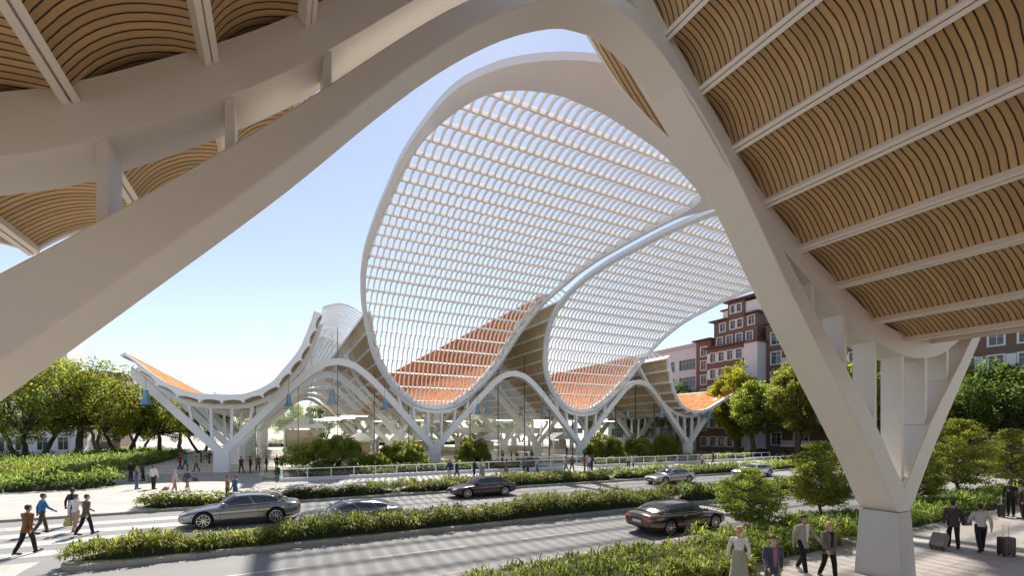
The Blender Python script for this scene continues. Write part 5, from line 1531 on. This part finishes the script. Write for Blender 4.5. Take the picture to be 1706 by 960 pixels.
hp = hand_pos(p5, 'L'); pulled('light grey suitcase tilted behind the man in the dark suit', hp, 27.5 + 60, plain('suitcase_grey', (.2, .18, .17), .5))
p6 = person('person in a pale grey shirt and dark trousers seen from behind, pulling a dark suitcase', GN, pat(1634, 921), 27.5 + 30, 'walk2', 'tan', 'black', (.5, .48, .48), (.025, .018, .02), None, False, 1.74)
hp = hand_pos(p6, 'R'); suitcase('dark maroon suitcase with a steel pull handle beside the person in the pale shirt', (hp.x + .08, hp.y - .34, 0), R(-28), plain('suitcase_dark', (.045, .028, .03), .4), p6)
hp = hand_pos(p6, 'L'); bag('maroon shoulder bag at the left hip of the person in the pale shirt', hp + Vector((0, 0, .34)), R(-20), LEA['maroon'], .34, .26)
person('man in a dark coat standing with his back to the planting at the right edge', GN, pat(1684, 861), CAMDIR + 60, 'stand', 'brown', 'black', (.028, .024, .024), (.02, .018, .018), None, True, 1.84)
person('person in dark red brown clothes facing the man in the dark coat', GN, pat(1703, 866), 27.5 - 70, 'phone', 'tan', 'black', (.07, .04, .035), (.02, .018, .02), None, True, 1.72)
suitcase('black suitcase standing by the pair at the right edge', tuple(pat(1668, 862)), R(20), plain('suitcase_black', (.02, .018, .018), .5))
# crosswalk
person('man in a brown jacket and black trousers, nearest on the crosswalk', GX, pat(45, 924, RZ), 27.5 + 5, 'walk2', 'tan', 'black', (.17, .075, .02), (.014, .014, .016), None, True, 1.8)
person('man in a bright blue shirt and olive trousers on the crosswalk', GX, pat(70, 890, RZ), 27.5 + 30, 'walk', 'tan', 'black', (.02, .15, .32), (.075, .06, .032), None, False, 1.76)
person('man in a black top and blue jeans, farthest on the crosswalk', GX, pat(119, 876, RZ), 27.5 + 15, 'walk', 'brown', 'black', (.014, .018, .022), (.07, .13, .22), None, True, 1.78)
q = person('woman in a white shirt and pale trousers on the crosswalk', GX, pat(126, 887, RZ), 27.5 - 5, 'fwalk', 'light', 'brown', (.66, .63, .62), (.42, .3, .22), None, False, 1.68)
person('man in an olive grey jacket with black trousers on the crosswalk', GX, pat(143, 892, RZ), 27.5 + 20, 'walk2', 'light', 'brown', (.105, .09, .062), (.014, .014, .016), None, True, 1.76)
hp = hand_pos(q, 'L'); bag('yellowish paper bag carried on the crosswalk', hp, R(-30), LEA['yellow'], .3, .36, .12, .14, 'shopping_bag')
# plaza left
person('man in a navy jacket and blue jeans standing beside the hedge bank', GP, pat(228, 816), 27.5 + 60, 'stand', 'tan', 'brown', (.05, .055, .12), (.07, .13, .25), None, True, 1.74)
person('person in a black jacket behind the man in blue jeans, by the hedge bank', GP, pat(218, 803), 27.5 + 90, 'stand', 'tan', 'black', (.03, .03, .035), (.03, .025, .025), None, True, 1.76)
person('person in a dark grey dress talking to the man in blue jeans', GP, pat(238, 802), CAMDIR + 70, 'phone', 'tan', 'black', (.08, .075, .08), (.03, .025, .025), None, True, 1.66, long_hair=True)
q = person('man in a white shirt and dark trousers carrying a dark bag on the plaza', GP, pat(256, 816), 27.5, 'stand', 'tan', 'brown', (.62, .57, .55), (.035, .022, .02), None, False, 1.82)
hp = hand_pos(q, 'L'); bag('dark brown bag held by the man in the white shirt', hp + Vector((0, 0, .15)), R(-30), LEA['brown'], .42, .3, .16)
q = person('woman in a pale pink coat pulling a small case behind the flowering hedge', GP, pat(291, 823), 27.5 + 40, 'fwalk', 'light', 'grey', (.52, .36, .31), (.32, .2, .17), None, True, 1.64)
hp = hand_pos(q, 'L'); pulled('small pink brown wheeled case behind the woman in the pale coat', hp, 27.5 + 70, LEA['pink'], h_=.5)
q = person('man in a dark jacket and tan trousers with a brown holdall, behind the flowering hedge', GP, pat(312, 823), 27.5 + 25, 'walk', 'tan', 'black', (.06, .055, .085), (.32, .22, .13), None, True, 1.76)
hp = hand_pos(q, 'R'); bag('brown holdall carried by the man in tan trousers', hp + Vector((0, 0, .3)), R(-60), LEA['maroon'], .5, .3, .24, .12, 'holdall')
person('person in a red top walking away along the hedge bank', GP, pat(300, 783), 27.5 + 20, 'walk', 'tan', 'black', (.28, .03, .03), (.03, .025, .028), None, False, 1.76, detail=False)
person('person in a turquoise top walking away beside the red top', GP, pat(309, 782), 27.5 + 15, 'walk2', 'tan', 'black', (.03, .3, .36), (.03, .028, .03), None, False, 1.78, detail=False)
person('person in a grey shirt striding across the plaza left of the column base', GP, pat(327, 787), CAMDIR + 80, 'walk', 'tan', 'brown', (.32, .32, .34), (.045, .045, .055), None, False, 1.74, detail=False)
person('small distant person in dark clothes on the plaza behind the column', GP, pat(335, 771), 27.5 + 60, 'stand', 'tan', 'black', (.045, .045, .06), (.06, .06, .07), None, True, 1.72, detail=False)
person('small distant person in a brown coat nearest the hedge on the plaza', GP, pat(349, 773), 27.5 + 10, 'walk', 'brown', 'black', (.08, .05, .04), (.03, .03, .03), None, True, 1.74, detail=False)
person('small distant person in a pale shirt on the far plaza', GP, pat(342, 768), 27.5 + 30, 'walk2', 'tan', 'black', (.4, .4, .42), (.05, .05, .06), None, False, 1.72, detail=False)
person('person in an orange tan jacket standing behind the roof of the tall grey coupe', GP, pat(379, 838), 27.5 + 70, 'stand', 'tan', 'black', (.38, .18, .06), (.04, .04, .045), None, True, 1.68, detail=False)
person('person in a blue denim jacket standing behind the roof of the tall grey coupe', GP, pat(392, 838), CAMDIR + 90, 'phone', 'tan', 'brown', (.05, .12, .24), (.04, .045, .06), None, True, 1.68, detail=False)
# by the hall glass, left
for px, py, var, tp, pn, lab in ((402, 789, 'walk', (.09, .035, .025), (.035, .04, .07), 'person in a dark red top by the hall entrance, nearest the column base'), (417, 788, 'stand', (.03, .028, .035), (.025, .025, .03), 'person in a black suit, second from the column base by the entrance'),
        (430, 785, 'fwalk', (.2, .11, .07), (.02, .02, .022), 'woman in a brown top and black skirt by the entrance'), (444, 786, 'stand', (.025, .025, .03), (.02, .02, .022), 'person in black standing still before the glass corner'), (461, 785, 'phone', (.022, .02, .024), (.02, .02, .022), 'person in black raising a phone at the planter corner')):
    person(lab, GH, pat(px, py), 27.5 + (hash(lab) % 7) * 40 if False else 27.5 + (px * 7) % 360, var, 'tan', 'black', tp, pn, None, True, 1.74, detail=False)
# far sidewalk along the railing
FS = ((749, 799, 'stand', (.03, .05, .12), (.5, .42, .36), 'person in a navy top with bare legs, leftmost on the far sidewalk'), (761, 799, 'walk', (.02, .02, .025), (.03, .04, .07), 'person in black beside the navy top on the far sidewalk'), (790, 797, 'stand', (.03, .03, .045), (.02, .02, .025), 'person in dark clothes above the windscreen of the brown car'),
      (803, 797, 'fskirt', (.5, .45, .42), (.24, .2, .18), 'woman in a pale top above the roof of the brown car'), (843, 797, 'fskirt', (.25, .08, .09), (.12, .08, .1), 'woman in a patterned red dress behind the tail of the brown car'), (873, 793, 'walk', (.03, .2, .26), (.025, .025, .03), 'person in a teal top in the middle of the far sidewalk'),
      (879, 795, 'stand', (.22, .06, .05), (.03, .05, .1), 'person in a reddish top beside the teal top'), (895, 791, 'walk2', (.32, .36, .45), (.03, .03, .04), 'person in a pale blue shirt with dark trousers on the far sidewalk'), (943, 788, 'walk', (.38, .37, .38), (.16, .17, .2), 'person in grey, striding left of the third column base'),
      (953, 788, 'walk2', (.14, .1, .05), (.02, .02, .022), 'person in an olive top with black trousers before the third column base'), (974, 787, 'stand', (.28, .07, .04), (.03, .04, .08), 'person in a red orange top right of the third column base'), (981, 786, 'phone', (.5, .48, .5), (.05, .08, .16), 'person in a white top right of the red orange top'), (986, 785, 'stand', (.03, .03, .035), (.03, .03, .035), 'person in black at the right of the chatting trio'),
      (1047, 783, 'stand', (.45, .4, .37), (.04, .025, .03), 'person in a pale shirt, left of the pair at the right railing'), (1055, 783, 'stand', (.48, .4, .36), (.035, .022, .025), 'person in a beige shirt, right of the pair at the right railing'), (1170, 780, 'walk', (.5, .46, .45), (.03, .025, .03), 'person in a white shirt striding on the sidewalk above the silver coupe'), (1188, 776, 'fwalk', (.1, .05, .06), (.1, .07, .08), 'person in a dark maroon coat, rightmost on the far sidewalk'))
for px, py, var, tp, pn, lab in FS:
    person(lab, GF, pat(px, py), 27.5 + (px * 11) % 360, var, 'tan' if px % 2 else 'brown', 'black', tp, pn, None, var != 'fskirt' and px % 3 != 0, 1.72 + (px % 5) * .02, detail=False)
for px, v, tp, lab in ((838, 56, (.3, .03, .03), 'person in red on the ramp before the hall glass'), (852, 57, (.05, .12, .09), 'person in dark green on the ramp before the hall glass'), (861, 55, (.24, .06, .04), 'person in rusty red on the ramp beside the dark green top'), (877, 56, (.04, .22, .36), 'person in bright blue on the ramp'), (886, 57.5, (.05, .07, .09), 'person in slate grey, rightmost on the ramp'),
        (836, 58, (.3, .3, .3), 'person in pale grey at the left end of the ramp')):
    person(lab, GI, at_v(px, v - 2.5, .03) , 27.5 + (px * 13) % 360, 'walk' if px % 2 else 'stand', 'tan', 'black', tp, (.03, .03, .035), None, False, 1.74, detail=False)
for u, v, tp, lab in ((2, 70, (.05, .05, .06), 'person in dark clothes inside the hall near the gabled kiosk'), (6.5, 76, (.3, .28, .26), 'person in beige inside the hall near the gabled kiosk'), (14, 69, (.06, .05, .09), 'person in navy inside the hall, behind the widest shrub'), (28, 68, (.2, .05, .05), 'person in red inside the hall under the second arch'), (46, 67, (.06, .06, .07), 'person in grey inside the hall, right of the third column')):
    person(lab, GI, (u, v, HF), (u * 37) % 360, 'stand', 'tan', 'black', tp, (.03, .03, .035), None, True, 1.74, detail=False)
